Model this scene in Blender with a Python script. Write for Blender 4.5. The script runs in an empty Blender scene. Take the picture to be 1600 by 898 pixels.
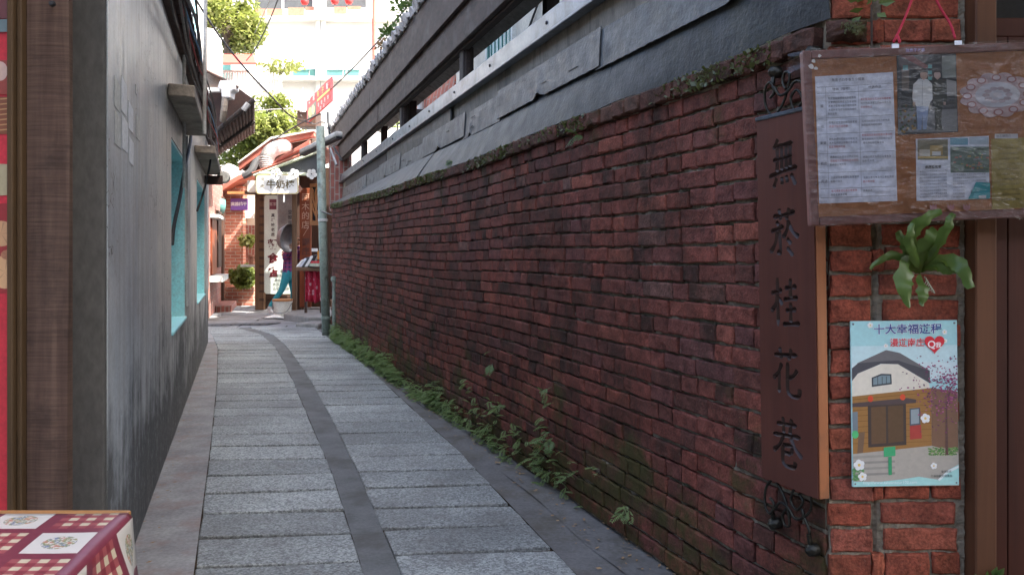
import bpy, bmesh, math, random
from mathutils import Vector as V, Matrix, noise as mnoise
random.seed(11)
R = random.Random(5)
S = bpy.context.scene
COL = S.collection

# ------------------------------------------------------------------ camera
FPX, HZ, CAMH = 1250.0, 390.0, 1.19
def at(px, py, Y):
    """a point of the photograph at a known distance Y in front of the camera"""
    return V(((px - 800) / FPX * Y, Y, CAMH - (py - HZ) / FPX * Y))
cam = bpy.data.objects.new('camera', bpy.data.cameras.new('camera'))
COL.objects.link(cam)
cam.location = (0, 0, CAMH)
cam.rotation_euler = (math.radians(90), 0, 0)
cam.data.sensor_width = 36
cam.data.lens = FPX / 1600 * 36
cam.data.shift_y = -(449 - HZ) / 1600
cam.data.clip_start = 0.05
cam.data.clip_end = 600
S.camera = cam

# ------------------------------------------------------------------ light
SUN_EL = math.radians(52)
sd = V((0.90, -0.44, 0)).normalized()
to_sun = V((sd.x * math.cos(SUN_EL), sd.y * math.cos(SUN_EL), math.sin(SUN_EL)))
w = bpy.data.worlds.new('World'); S.world = w; w.use_nodes = True
nt = w.node_tree
sky = nt.nodes.new('ShaderNodeTexSky'); sky.sky_type = 'NISHITA'; sky.sun_disc = False
sky.sun_elevation = SUN_EL
sky.sun_rotation = math.atan2(to_sun.x, to_sun.y)
sky.air_density = 0.9; sky.dust_density = 5.0; sky.ozone_density = 0.2
bg = nt.nodes['Background']; bg.inputs[1].default_value = 0.15
nt.links.new(sky.outputs[0], bg.inputs[0])
sl = bpy.data.lights.new('sun', 'SUN'); sl.energy = 3.6; sl.angle = math.radians(0.5); sl.color = (1, 0.95, 0.87)
so = bpy.data.objects.new('sun', sl); COL.objects.link(so)
so.rotation_euler = to_sun.to_track_quat('Z', 'Y').to_euler()
so.location = (6, -6, 9)
S.view_settings.view_transform = 'Standard'
S.view_settings.look = 'None'
S.view_settings.gamma = 1
S.view_settings.exposure = 2.45

# ------------------------------------------------------------------ mesh helpers
class Fr:
    def __init__(s, o, u, v=V((0, 0, 1)), n=None):
        s.o = V(o); s.u = V(u).normalized(); s.v = V(v).normalized()
        s.n = V(n).normalized() if n is not None else s.u.cross(s.v)
    def p(s, a, b, c=0): return s.o + s.u * a + s.v * b + s.n * c
WORLD = Fr((0, 0, 0), (1, 0, 0), (0, 1, 0), (0, 0, 1))

class MB:
    def __init__(s): s.v = []; s.f = []; s.m = []; s.uv = {}
    def face(s, pts, mi=0, uv=None):
        i = len(s.v); s.v += [tuple(p) for p in pts]
        if uv: s.uv[len(s.f)] = uv
        s.f.append(tuple(range(i, i + len(pts)))); s.m.append(mi)
    def raw(s, verts, faces, mi=0):
        i = len(s.v); s.v += [tuple(p) for p in verts]
        for f in faces: s.f.append(tuple(i + k for k in f)); s.m.append(mi)
    def box(s, a0, a1, b0, b1, c0, c1, fr=WORLD, mi=0, j=0):
        P = [fr.p(a + R.uniform(-j, j), b + R.uniform(-j, j), c + R.uniform(-j, j)) for c in (c0, c1) for b in (b0, b1) for a in (a0, a1)]
        s.raw(P, [(0, 2, 3, 1), (4, 5, 7, 6), (0, 1, 5, 4), (2, 6, 7, 3), (0, 4, 6, 2), (1, 3, 7, 5)], mi)
        return s
    def prism(s, poly, c0, c1, fr=WORLD, mi=0):
        n = len(poly)
        s.raw([fr.p(a, b, c0) for a, b in poly] + [fr.p(a, b, c1) for a, b in poly],
              [tuple(range(n))[::-1], tuple(range(n, 2 * n))] + [(i, (i + 1) % n, n + (i + 1) % n, n + i) for i in range(n)], mi)
        return s
    def tube(s, pts, r, k=8, mi=0, smooth=0, cap=True):
        pts = [V(p) for p in pts]
        if smooth: pts = crom(pts, smooth)
        rr = r if isinstance(r, (list, tuple)) else [r] * len(pts)
        if len(rr) != len(pts):
            rr = [rr[min(len(rr) - 1, int(i / (len(pts) - 1) * (len(rr) - 1) + 0.5))] for i in range(len(pts))]
        vs = []; fs = []
        up = V((0.13, 0.21, 0.97))
        for i, p in enumerate(pts):
            t = (pts[min(i + 1, len(pts) - 1)] - pts[max(i - 1, 0)])
            t = t.normalized() if t.length > 1e-9 else V((0, 0, 1))
            a = t.cross(up)
            if a.length < 0.05: a = t.cross(V((1, 0, 0)))
            a.normalize(); b = t.cross(a); up = b.cross(t) if abs(b.cross(t).length) > .1 else up
            up = a.cross(t)
            for q in range(k):
                an = 2 * math.pi * q / k
                vs.append(p + a * (math.cos(an) * rr[i]) + b * (math.sin(an) * rr[i]))
        for i in range(len(pts) - 1):
            for q in range(k):
                fs.append((i * k + q, i * k + (q + 1) % k, (i + 1) * k + (q + 1) % k, (i + 1) * k + q))
        if cap:
            fs.append(tuple(range(k))[::-1]); fs.append(tuple(range((len(pts) - 1) * k, len(pts) * k)))
        s.raw(vs, fs, mi)
        return s
    def lathe(s, prof, o, axis=V((0, 0, 1)), k=20, mi=0):
        axis = V(axis).normalized()
        a = axis.cross(V((0.3, 0.9, 0.1)) if abs(axis.z) > .9 else V((0, 0, 1))).normalized(); b = axis.cross(a)
        vs = []; fs = []
        for r, h in prof:
            for q in range(k):
                an = 2 * math.pi * q / k
                vs.append(V(o) + axis * h + a * (math.cos(an) * r) + b * (math.sin(an) * r))
        for i in range(len(prof) - 1):
            for q in range(k):
                fs.append((i * k + q, i * k + (q + 1) % k, (i + 1) * k + (q + 1) % k, (i + 1) * k + q))
        s.raw(vs, fs, mi)
        return s
    def grid(s, fn, nu, nv, mi=0, uv=False):
        base = len(s.v)
        for j in range(nv + 1):
            for i in range(nu + 1): s.v.append(tuple(fn(i / nu, j / nv)))
        for j in range(nv):
            for i in range(nu):
                a = base + j * (nu + 1) + i
                if uv: s.uv[len(s.f)] = [(i / nu, j / nv), ((i + 1) / nu, j / nv), ((i + 1) / nu, (j + 1) / nv), (i / nu, (j + 1) / nv)]
                s.f.append((a, a + 1, a + nu + 2, a + nu + 1)); s.m.append(mi)
        return s
    def mesh(s, name, mats, smooth=False, recalc=True):
        me = bpy.data.meshes.new(name)
        me.from_pydata(s.v, [], s.f)
        for m in (mats if isinstance(mats, (list, tuple)) else [mats]): me.materials.append(M[m])
        me.polygons.foreach_set('material_index', s.m)
        if s.uv:
            ul = me.uv_layers.new(name='UVMap')
            for fi, uvs in s.uv.items():
                for li, c in zip(me.polygons[fi].loop_indices, uvs): ul.data[li].uv = c
        if recalc:
            bm = bmesh.new(); bm.from_mesh(me)
            bmesh.ops.recalc_face_normals(bm, faces=bm.faces)
            bm.to_mesh(me); bm.free()
        if smooth: me.polygons.foreach_set('use_smooth', [True] * len(me.polygons))
        return me
    def build(s, name, mats, parent=None, smooth=False, bevel=0, recalc=True, solid=0, seg=1):
        o = bpy.data.objects.new(name, s.mesh(name, mats, smooth, recalc))
        link(o, parent)
        if solid:
            md = o.modifiers.new('s', 'SOLIDIFY'); md.thickness = solid; md.offset = 0
        if bevel:
            md = o.modifiers.new('b', 'BEVEL'); md.width = bevel; md.segments = seg; md.limit_method = 'ANGLE'; md.angle_limit = math.radians(40)
        return o

def link(o, parent=None):
    COL.objects.link(o)
    if parent is not None:
        o.parent = parent
        o.matrix_parent_inverse = parent.matrix_basis.inverted() if parent.parent is None else Matrix.Identity(4)
    return o
def crom(P, k):
    out = []
    n = len(P)
    for i in range(n - 1):
        p0, p1, p2, p3 = P[max(i - 1, 0)], P[i], P[i + 1], P[min(i + 2, n - 1)]
        for q in range(k):
            t = q / k
            out.append(0.5 * ((2 * p1) + (p2 - p0) * t + (2 * p0 - 5 * p1 + 4 * p2 - p3) * t * t + (3 * p1 - p0 - 3 * p2 + p3) * t ** 3))
    out.append(P[-1]); return out
def tag(o, label=None, cat=None, group=None, kind=None):
    if label: o['label'] = label
    if cat: o['category'] = cat
    if group: o['group'] = group
    if kind: o['kind'] = kind
    return o
def thing(name, label, cat, loc=(0, 0, 0), group=None):
    o = bpy.data.objects.new(name, None); COL.objects.link(o)
    o.empty_display_size = 0.1
    o.location = loc
    o.matrix_basis = Matrix.Translation(V(loc))
    return tag(o, label, cat, group)
def nz(p, sc=1.0, seed=0): return mnoise.noise(V((p[0] * sc + seed * 7.3, p[1] * sc - seed * 3.1, p[2] * sc + seed * 1.7)))
def lerp(a, b, t): return a + (b - a) * t
def interp(x, tab):
    if x <= tab[0][0]: return tab[0][1]
    for (x0, y0), (x1, y1) in zip(tab, tab[1:]):
        if x <= x1: return y0 + (y1 - y0) * (x - x0) / (x1 - x0)
    return tab[-1][1]

def text_geo(body, size=1.0, bold=0.0, spacing=1.0):
    c = bpy.data.curves.new('t', 'FONT'); c.body = body; c.size = size; c.offset = bold; c.resolution_u = 3
    c.space_character = spacing; c.align_x = 'CENTER'; c.align_y = 'CENTER'
    o = bpy.data.objects.new('t', c); COL.objects.link(o)
    dg = bpy.context.evaluated_depsgraph_get(); dg.update()
    me = bpy.data.meshes.new_from_object(o.evaluated_get(dg))
    vs = [tuple(v.co) for v in me.vertices]; fs = [tuple(p.vertices) for p in me.polygons]
    bpy.data.objects.remove(o); bpy.data.meshes.remove(me); bpy.data.curves.remove(c)
    return vs, fs
def put_text(mb, body, fr, a, b, size, c=0.001, mi=0, bold=0.0, sx=1.0, vertical=False, step=1.1):
    if vertical:
        for i, ch in enumerate(body):
            if ch != ' ': put_text(mb, ch, fr, a, b - i * size * step, size, c, mi, bold, sx)
        return
    vs, fs = text_geo(body, size, bold * size)
    mb.raw([fr.p(a + x * sx, b + y, c) for x, y, z in vs], fs, mi)
def ellipse(a, b, ra, rb, k=16, rot=0):
    return [(a + ra * math.cos(2 * math.pi * i / k + rot), b + rb * math.sin(2 * math.pi * i / k + rot)) for i in range(k)]
class Print:
    """flat print: coloured shapes laid on a sheet, each a hair above the one below"""
    def __init__(s, fr, c0=0.0006, dc=0.00002): s.fr = fr; s.mb = MB(); s.mats = []; s.c = c0; s.dc = dc
    def mi(s, col):
        n = ink(col)
        if n not in s.mats: s.mats.append(n)
        return s.mats.index(n)
    def poly(s, pts, col):
        s.c += s.dc if len(pts) > 5 or len(pts) == 4 else s.dc * 0.1
        s.mb.face([s.fr.p(a, b, s.c) for a, b in pts], s.mi(col)); return s
    def rect(s, a0, a1, b0, b1, col): return s.poly([(a0, b0), (a1, b0), (a1, b1), (a0, b1)], col)
    def ell(s, a, b, ra, rb, col, k=16): return s.poly(ellipse(a, b, ra, rb, k), col)
    def text(s, body, a, b, size, col, bold=0.0, sx=1.0, vertical=False, step=1.1):
        s.c += s.dc
        put_text(s.mb, body, s.fr, a, b, size, s.c, s.mi(col), bold, sx, vertical, step); return s
    def build(s, name, parent): return s.mb.build(name, s.mats, parent, recalc=False)

# ------------------------------------------------------------------ materials
M = {}
class NT:
    def __init__(s, name):
        m = bpy.data.materials.new(name); m.use_nodes = True
        s.m = m; s.t = m.node_tree; s.b = s.t.nodes['Principled BSDF']; M[name] = m
        g = s.t.nodes.new('ShaderNodeNewGeometry'); s.pos = g.outputs['Position']
    def n(s, t, **k):
        x = s.t.nodes.new(t)
        for a, v in k.items(): setattr(x, a, v)
        return x
    def l(s, a, b): s.t.links.new(a, b)
    def set(s, sock, v):
        if hasattr(v, 'is_output') or isinstance(v, bpy.types.NodeSocket): s.l(v, sock)
        elif isinstance(v, (tuple, list)) and len(v) == 3 and sock.type == 'RGBA': sock.default_value = (*v, 1)
        else: sock.default_value = v
    def noise(s, scale, detail=4, rough=0.55, vec=None, dist=0.0):
        x = s.n('ShaderNodeTexNoise'); s.l(vec or s.pos, x.inputs['Vector'])
        x.inputs['Scale'].default_value = scale; x.inputs['Detail'].default_value = detail; x.inputs['Roughness'].default_value = rough
        x.inputs['Distortion'].default_value = dist
        return x.outputs['Fac']
    def vor(s, scale, vec=None, feature='F1', out='Distance'):
        x = s.n('ShaderNodeTexVoronoi', feature=feature); s.l(vec or s.pos, x.inputs['Vector']); x.inputs['Scale'].default_value = scale
        return x.outputs[out]
    def map(s, scale=(1, 1, 1), rot=(0, 0, 0), vec=None, loc=(0, 0, 0)):
        x = s.n('ShaderNodeMapping'); s.l(vec or s.pos, x.inputs['Vector'])
        x.inputs['Scale'].default_value = scale; x.inputs['Rotation'].default_value = rot; x.inputs['Location'].default_value = loc
        return x.outputs[0]
    def ramp(s, fac, stops, interp='LINEAR'):
        x = s.n('ShaderNodeValToRGB'); s.l(fac, x.inputs[0]); e = x.color_ramp; e.interpolation = interp
        while len(e.elements) < len(stops): e.elements.new(0.5)
        for el, (p, c) in zip(e.elements, stops):
            el.position = p; el.color = (*c, 1) if isinstance(c, tuple) else (c, c, c, 1)
        return x.outputs[0]
    def mix(s, fac, a, b, mode='MIX'):
        x = s.n('ShaderNodeMix', data_type='RGBA', blend_type=mode)
        s.set(x.inputs[0], fac); s.set(x.inputs[6], a); s.set(x.inputs[7], b); return x.outputs[2]
    def math(s, op, a, b=0.0, clamp=False):
        x = s.n('ShaderNodeMath', operation=op, use_clamp=clamp); s.set(x.inputs[0], a); s.set(x.inputs[1], b); return x.outputs[0]
    def sep(s, vec=None):
        x = s.n('ShaderNodeSeparateXYZ'); s.l(vec or s.pos, x.inputs[0]); return x.outputs
    def range(s, v, a, b, c=0.0, d=1.0):
        x = s.n('ShaderNodeMapRange'); s.l(v, x.inputs[0])
        for i, q in enumerate((a, b, c, d)): x.inputs[i + 1].default_value = q
        return x.outputs[0]
    def bump(s, h, strength=0.3, dist=0.01):
        x = s.n('ShaderNodeBump'); s.l(h, x.inputs['Height']); x.inputs['Strength'].default_value = strength; x.inputs['Distance'].default_value = dist
        if s.b.inputs['Normal'].is_linked: s.l(s.b.inputs['Normal'].links[0].from_socket, x.inputs['Normal'])
        s.l(x.outputs[0], s.b.inputs['Normal'])
    def col(s, c): s.set(s.b.inputs['Base Color'], c)
    def rough(s, r, spec=None):
        s.set(s.b.inputs['Roughness'], r)
        if spec is not None: s.b.inputs['Specular IOR Level'].default_value = spec
    def rnd(s):
        a = s.n('ShaderNodeAttribute', attribute_name='rnd'); i = s.n('ShaderNodeObjectInfo')
        return s.math('FRACT', s.math('ADD', a.outputs['Fac'], i.outputs['Random']))

def simple(name, c1, c2=None, scale=6, rough=0.7, bump=0.15, metallic=0.0, stretch=(1, 1, 1), fine=60, spec=None, dirt=None, dscale=2.0, bd=0.004):
    t = NT(name); c2 = c2 or tuple(x * 0.7 for x in c1)
    v = t.map(stretch)
    a = t.noise(scale, 6, 0.6, v); b = t.noise(fine, 3, 0.6, v)
    c = t.mix(t.ramp(a, [(0.32, 0.0), (0.68, 1.0)]), c1, c2)
    c = t.mix(0.5, c, t.ramp(b, [(0.25, 0.55), (0.75, 1.45)]), 'MULTIPLY')
    if dirt:
        d = t.noise(dscale, 5, 0.65, v)
        c = t.mix(t.ramp(d, [(0.5, 0.0), (0.72, 0.85)]), c, dirt)
    t.col(c); t.rough(t.range(a, 0, 1, max(0.03, rough - 0.12), min(1, rough + 0.12)) if rough > 0.1 else rough, spec)
    t.b.inputs['Metallic'].default_value = metallic
    if bump: t.bump(b, bump, bd); t.bump(a, bump, bd * 2)
    return t
def plain(name, c, rough=0.6, metallic=0.0, spec=None):
    t = NT(name); t.col(t.mix(t.noise(18, 4), tuple(x * 0.86 for x in c), tuple(min(1, x * 1.1) for x in c)))
    t.rough(rough, spec); t.b.inputs['Metallic'].default_value = metallic; return t
def ink(c):
    n = 'ink_%02x%02x%02x' % tuple(int(x * 255) for x in c)
    if n not in M:
        t = NT(n); t.col(t.mix(t.noise(90, 3), tuple(x * 0.85 for x in c), tuple(min(1, x * 1.12) for x in c))); t.rough(0.35)
    return n

# brick: colour by brick, soot patches, moss, pale lime bloom
def brick_mat(name, cols, soot=1.0, moss=1.0):
    t = NT(name); r = t.rnd()
    c = t.ramp(r, cols)
    n1 = t.noise(22, 5, 0.65); n2 = t.noise(130, 3, 0.6)
    c = t.mix(0.8, c, t.ramp(n1, [(0.3, 0.4), (0.7, 1.6)]), 'MULTIPLY')
    c = t.mix(0.7, c, t.ramp(n2, [(0.3, 0.5), (0.7, 1.5)]), 'MULTIPLY')
    # soot and mould runs
    st = t.noise(1.0, 6, 0.62, t.map((2.2, 2.2, 1.1)), 0.3); st2 = t.noise(9, 4, 0.6)
    sm = t.math('MULTIPLY', t.ramp(st, [(0.45, 0.0), (0.60, 1.0)]), t.ramp(st2, [(0.36, 0.1), (0.58, 1.0)]))
    wb = t.ramp(t.math('FRACT', t.math('MULTIPLY', r, 7.13)), [(0.84, 0.0), (0.90, 1.0)])       # some bricks weather black
    sm2 = t.math('MAXIMUM', t.math('MULTIPLY', sm, 0.62 * soot), t.math('MULTIPLY', t.math('MULTIPLY', wb, t.ramp(st2, [(0.30, 0.1), (0.60, 1.0)])), 0.75 * soot))
    c = t.mix(sm2, c, (0.020, 0.019, 0.014))
    bl = t.ramp(t.noise(7, 6, 0.75, t.map((1, 1, 1), loc=(4, 2, 9))), [(0.55, 0.0), (0.78, 0.25)])
    c = t.mix(bl, c, (0.22, 0.12, 0.10))
    sp = t.ramp(t.noise(48, 4, 0.75), [(0.62, 0.0), (0.72, 0.45)])
    c = t.mix(sp, c, (0.22, 0.16, 0.13))
    z = t.sep()[2]
    base = t.math('SUBTRACT', 0.72, t.math('MULTIPLY', z, 0.75))
    top = t.range(z, 1.45, 1.8, 0.0, 0.42)
    ms = t.math('ADD', t.math('MAXIMUM', base, top), t.math('MULTIPLY', t.math('SUBTRACT', t.noise(3.2, 6, 0.7), 0.5), 2.2))
    mm = t.ramp(ms, [(0.42, 0.0), (0.75, 0.85 * moss)])
    c = t.mix(mm, c, t.mix(t.noise(40, 3), (0.030, 0.034, 0.010), (0.085, 0.080, 0.028)))
    t.col(c); t.rough(t.range(n1, 0.2, 0.8, 0.65, 0.9), 0.14)
    t.bump(n2, 0.6, 0.004); t.bump(n1, 0.8, 0.010)
brick_mat('brick', [(0.0, (0.090, 0.040, 0.032)), (0.3, (0.161, 0.054, 0.041)), (0.55, (0.199, 0.062, 0.045)), (0.8, (0.120, 0.051, 0.046)), (0.95, (0.241, 0.077, 0.052)), (1.0, (0.144, 0.077, 0.063))])
brick_mat('pier_brick', [(0.0, (0.210, 0.057, 0.036)), (0.5, (0.295, 0.075, 0.043)), (0.8, (0.246, 0.074, 0.052)), (1.0, (0.345, 0.098, 0.052))], 0.3, 0.25)
brick_mat('cope_brick', [(0.0, (0.090, 0.044, 0.034)), (0.5, (0.120, 0.051, 0.037)), (1.0, (0.112, 0.061, 0.043))], 0.9, 1.2)
t = simple('mortar', (0.28, 0.245, 0.19), (0.06, 0.053, 0.038), 9, 0.95, 0.9, dirt=(0.035, 0.04, 0.016), dscale=2.5)
t = simple('pier_mortar', (0.300, 0.252, 0.186), (0.156, 0.132, 0.096), 16, 0.95, 0.9, dirt=(0.120, 0.102, 0.060), dscale=6)
# far brickwork: pieces too small to pick apart
def far_brick(name, c1, c2, mo, rot):
    t = NT(name); v = t.map((1, 1, 1), rot)
    x = t.n('ShaderNodeTexBrick'); t.l(v, x.inputs['Vector'])
    x.inputs['Color1'].default_value = (*c1, 1); x.inputs['Color2'].default_value = (*c2, 1); x.inputs['Mortar'].default_value = (*mo, 1)
    x.inputs['Scale'].default_value = 1; x.inputs['Brick Width'].default_value = 0.22; x.inputs['Row Height'].default_value = 0.072; x.inputs['Mortar Size'].default_value = 0.008
    c = t.mix(0.6, x.outputs[0], t.ramp(t.noise(9, 5), [(0.3, 0.6), (0.7, 1.4)]), 'MULTIPLY')
    t.col(c); t.rough(0.85); t.bump(t.math('SUBTRACT', 1.0, x.outputs['Fac']), 0.5, 0.01)
H = math.pi / 2
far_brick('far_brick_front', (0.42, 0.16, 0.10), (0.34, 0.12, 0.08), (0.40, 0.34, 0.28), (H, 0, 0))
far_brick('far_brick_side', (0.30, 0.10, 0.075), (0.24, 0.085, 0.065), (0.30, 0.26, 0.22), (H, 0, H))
far_brick('far_brick_red', (0.40, 0.12, 0.075), (0.33, 0.095, 0.065), (0.30, 0.22, 0.18), (-H, 0, -math.atan2(1, 0.333)))
# granite with chisel grain
t = NT('granite')
a = t.vor(125, out='Color'); sa = t.n('ShaderNodeSeparateColor'); t.l(a, sa.inputs[0])
n1 = t.noise(150, 3, 0.7); n2 = t.noise(2.5, 5, 0.6); n3 = t.noise(45, 4, 0.7)
g = t.math('ADD', t.math('MULTIPLY', sa.outputs[0], 0.55), t.math('MULTIPLY', n1, 0.6))
c = t.ramp(g, [(0.22, (0.113, 0.123, 0.120)), (0.48, (0.247, 0.267, 0.257)), (0.62, (0.340, 0.366, 0.351)), (0.88, (0.505, 0.539, 0.514))])
c = t.mix(0.6, c, t.ramp(n2, [(0.3, 0.72), (0.7, 1.2)]), 'MULTIPLY')
r = t.rnd(); c = t.mix(1.0, c, t.ramp(r, [(0, 0.76), (1, 1.14)]), 'MULTIPLY')
d = t.noise(6, 5, 0.7); c = t.mix(t.ramp(d, [(0.52, 0.0), (0.75, 0.6)]), c, (0.15, 0.135, 0.115))
d2 = t.noise(1.1, 5, 0.7); c = t.mix(t.ramp(d2, [(0.45, 0.0), (0.68, 0.6)]), c, (0.12, 0.118, 0.112))
t.col(c); t.rough(t.range(n3, 0.2, 0.8, 0.42, 0.75)); t.bump(n1, 0.5, 0.004); t.bump(n3, 0.55, 0.007)
simple('joint_dirt', (0.075, 0.050, 0.028), (0.025, 0.020, 0.015), 20, 0.98, 0.6, spec=0.1)
simple('strip_stone', (0.15, 0.155, 0.15), (0.095, 0.10, 0.095), 5, 0.65, 0.3, fine=70, dirt=(0.075, 0.068, 0.055), dscale=2.5)
t = simple('margin_concrete', (0.33, 0.325, 0.31), (0.21, 0.205, 0.20), 4, 0.75, 0.35, dirt=(0.24, 0.165, 0.14), dscale=5)
simple('gutter_concrete', (0.171, 0.171, 0.167), (0.104, 0.101, 0.095), 3, 0.8, 0.3, dirt=(0.077, 0.063, 0.036), dscale=4)
simple('lane_stone', (0.26, 0.265, 0.275), (0.19, 0.195, 0.2), 3, 0.75, 0.3, dirt=(0.13, 0.12, 0.10), dscale=3)
simple('ground', (0.17, 0.16, 0.14), (0.11, 0.105, 0.09), 1, 0.9, 0.3)
# left wall plaster: worn paint over render, streaked black mould with ragged upper limit
t = NT('plaster')
z = t.sep()[2]
vs = t.map((2.6, 2.6, 0.55)); n1 = t.noise(1.5, 6, 0.62, vs, 0.4); n2 = t.noise(6, 6, 0.65, vs); n3 = t.noise(70, 4, 0.65); n4 = t.noise(1.6, 6, 0.6); n5 = t.noise(11, 6, 0.7)
c = t.mix(t.ramp(n1, [(0.3, 0.0), (0.7, 1.0)]), (0.37, 0.43, 0.49), (0.54, 0.58, 0.61))
c = t.mix(t.ramp(n4, [(0.42, 0.0), (0.68, 0.75)]), c, (0.26, 0.30, 0.345))
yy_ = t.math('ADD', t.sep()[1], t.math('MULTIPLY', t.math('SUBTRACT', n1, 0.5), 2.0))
c = t.mix(t.range(yy_, 3.2, 4.6, 0.0, 0.85), c, t.mix(n2, (0.76, 0.74, 0.67), (0.62, 0.61, 0.56)))  # cream far end: brightening of light along the wall, put into the paint colour
c = t.mix(t.ramp(n5, [(0.30, 0.5), (0.5, 0.0)]), c, (0.30, 0.31, 0.31))
c = t.mix(0.6, c, t.ramp(n3, [(0.3, 0.7), (0.7, 1.25)]), 'MULTIPLY')
dr = t.noise(1.0, 5, 0.6, t.map((16, 16, 0.5)), 0.2)                                   # thin vertical water runs
c = t.mix(t.ramp(dr, [(0.50, 0.0), (0.70, 0.6)]), c, (0.17, 0.175, 0.17))
lim = t.math('ADD', t.math('SUBTRACT', 1.08, z), t.math('ADD', t.math('MULTIPLY', t.math('SUBTRACT', n4, 0.5), 1.7), t.math('ADD', t.math('MULTIPLY', t.math('SUBTRACT', n5, 0.5), 0.8), t.math('MULTIPLY', t.math('SUBTRACT', dr, 0.5), 0.7))))
mo = t.ramp(lim, [(0.26, 0.0), (0.75, 0.86)])
mo = t.math('MULTIPLY', mo, t.ramp(t.noise(24, 5, 0.75), [(0.25, 0.6), (0.5, 1.0)]))
c = t.mix(mo, c, t.mix(n2, (0.034, 0.038, 0.040), (0.080, 0.080, 0.070)))
fl = t.ramp(t.noise(17, 3, 0.5, t.map((2, 2, 0.8), loc=(3, 1, 5))), [(0.70, 0.0), (0.73, 0.8)])
c = t.mix(fl, c, (0.06, 0.06, 0.06))
wv = t.n('ShaderNodeVectorMath', operation='ADD'); nv = t.n('ShaderNodeTexNoise'); t.l(t.pos, nv.inputs['Vector']); nv.inputs['Scale'].default_value = 5
t.l(t.pos, wv.inputs[0]); t.l(nv.outputs['Color'], wv.inputs[1])
cr = t.math('MULTIPLY', t.math('LESS_THAN', t.vor(1.6, wv.outputs[0], 'DISTANCE_TO_EDGE'), 0.006), t.ramp(n4, [(0.48, 0.0), (0.55, 0.9)]))
c = t.mix(cr, c, (0.07, 0.07, 0.07))
t.col(c); t.rough(t.math('ADD', t.range(n2, 0.2, 0.8, 0.28, 0.5), t.math('MULTIPLY', mo, 0.5), True), 0.5); t.bump(n3, 0.15, 0.002); t.bump(n5, 0.2, 0.006); t.bump(n4, 0.35, 0.02)
simple('grey_render', (0.101, 0.099, 0.092), (0.054, 0.057, 0.061), 2, 0.85, 0.4, stretch=(0.880, 0.880, 0.405))
# rough sawn timber
def wood(name, c1, c2, saw=0.0, rough=0.65, axis='z', dirt=None, grain=26):
    t = NT(name); st = {'z': (grain, grain, 1.2), 'x': (1.2, grain, grain), 'y': (grain, 1.2, grain)}[axis]
    n = t.noise(1.0, 5, 0.6, t.map(st), 0.4); n2 = t.noise(3.0, 4)
    c = t.mix(t.ramp(n, [(0.3, 0.0), (0.7, 1.0)]), c1, c2)
    c = t.mix(0.5, c, t.ramp(n2, [(0.3, 0.7), (0.7, 1.25)]), 'MULTIPLY')
    if dirt: c = t.mix(t.ramp(t.noise(5, 5, 0.7), [(0.52, 0.0), (0.72, 0.8)]), c, dirt)
    if saw:
        s = t.noise(1.0, 3, 0.6, t.map((6, 6, 150), (0, 0.06, 0)))
        c = t.mix(saw, c, t.ramp(s, [(0.35, 0.6), (0.65, 1.4)]), 'MULTIPLY'); t.bump(s, 0.5, 0.004)
    t.col(c); t.rough(rough, 0.3); t.bump(n, 0.25, 0.004); return t
wood('sawn_timber', (0.112, 0.073, 0.056), (0.053, 0.031, 0.024), 0.45, 0.85, dirt=(0.028, 0.020, 0.017))
wood('trim_timber', (0.085, 0.050, 0.022), (0.05, 0.030, 0.014), 0, 0.65)
wood('table_wood', (0.42, 0.22, 0.08), (0.30, 0.145, 0.05), 0, 0.45, 'x')
wood('sign_wood', (0.113, 0.036, 0.024), (0.086, 0.028, 0.020), 0, 0.5)
wood('sign_edge', (0.391, 0.144, 0.057), (0.276, 0.098, 0.040), 0, 0.5, dirt=(0.161, 0.081, 0.046))
wood('carved', (0.026, 0.015, 0.012), (0.05, 0.025, 0.02), 0, 0.35)
wood('door_post_wood', (0.137, 0.056, 0.026), (0.098, 0.040, 0.019), 0, 0.6)
wood('door_wood', (0.068, 0.017, 0.009), (0.045, 0.012, 0.007), 0, 0.6)
wood('fascia_wood', (0.085, 0.058, 0.048), (0.028, 0.021, 0.019), 0, 0.7, 'y', dirt=(0.13, 0.115, 0.10))
wood('post_wood', (0.085, 0.070, 0.062), (0.05, 0.042, 0.038), 0, 0.75)
wood('shop_wood', (0.17, 0.10, 0.055), (0.11, 0.062, 0.035), 0, 0.6)
wood('shop_wood_dark', (0.09, 0.052, 0.036), (0.055, 0.033, 0.024), 0, 0.6)
wood('lattice_wood', (0.42, 0.19, 0.075), (0.34, 0.15, 0.06), 0, 0.5)
wood('red_board', (0.28, 0.075, 0.030), (0.21, 0.055, 0.024), 0, 0.5)
simple('dark_sheet', (0.029, 0.034, 0.037), (0.016, 0.018, 0.019), 9, 0.55, 0.6, 0.0, dirt=(0.040, 0.041, 0.029), dscale=4, spec=0.5)
simple('grey_sheet', (0.098, 0.103, 0.104), (0.055, 0.058, 0.059), 14, 0.5, 0.5, 0.0, dirt=(0.066, 0.063, 0.052), dscale=6, spec=0.5)
simple('stained_concrete', (0.36, 0.32, 0.26), (0.22, 0.20, 0.165), 3, 0.85, 0.4, stretch=(3, 3, 0.7), dirt=(0.08, 0.075, 0.065), dscale=3.5)
simple('house_concrete', (0.62, 0.58, 0.48), (0.50, 0.47, 0.40), 1.2, 0.85, 0.3, stretch=(1, 1, 0.4), dirt=(0.34, 0.31, 0.26), dscale=1.2)
simple('rail_metal', (0.136, 0.164, 0.196), (0.096, 0.116, 0.144), 8, 0.32, 0.08, 0.55, dirt=(0.080, 0.080, 0.080), dscale=8)
simple('roof_tile_grey', (0.55, 0.55, 0.54), (0.35, 0.35, 0.34), 12, 0.7, 0.3, dirt=(0.15, 0.15, 0.13), dscale=8)
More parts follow.
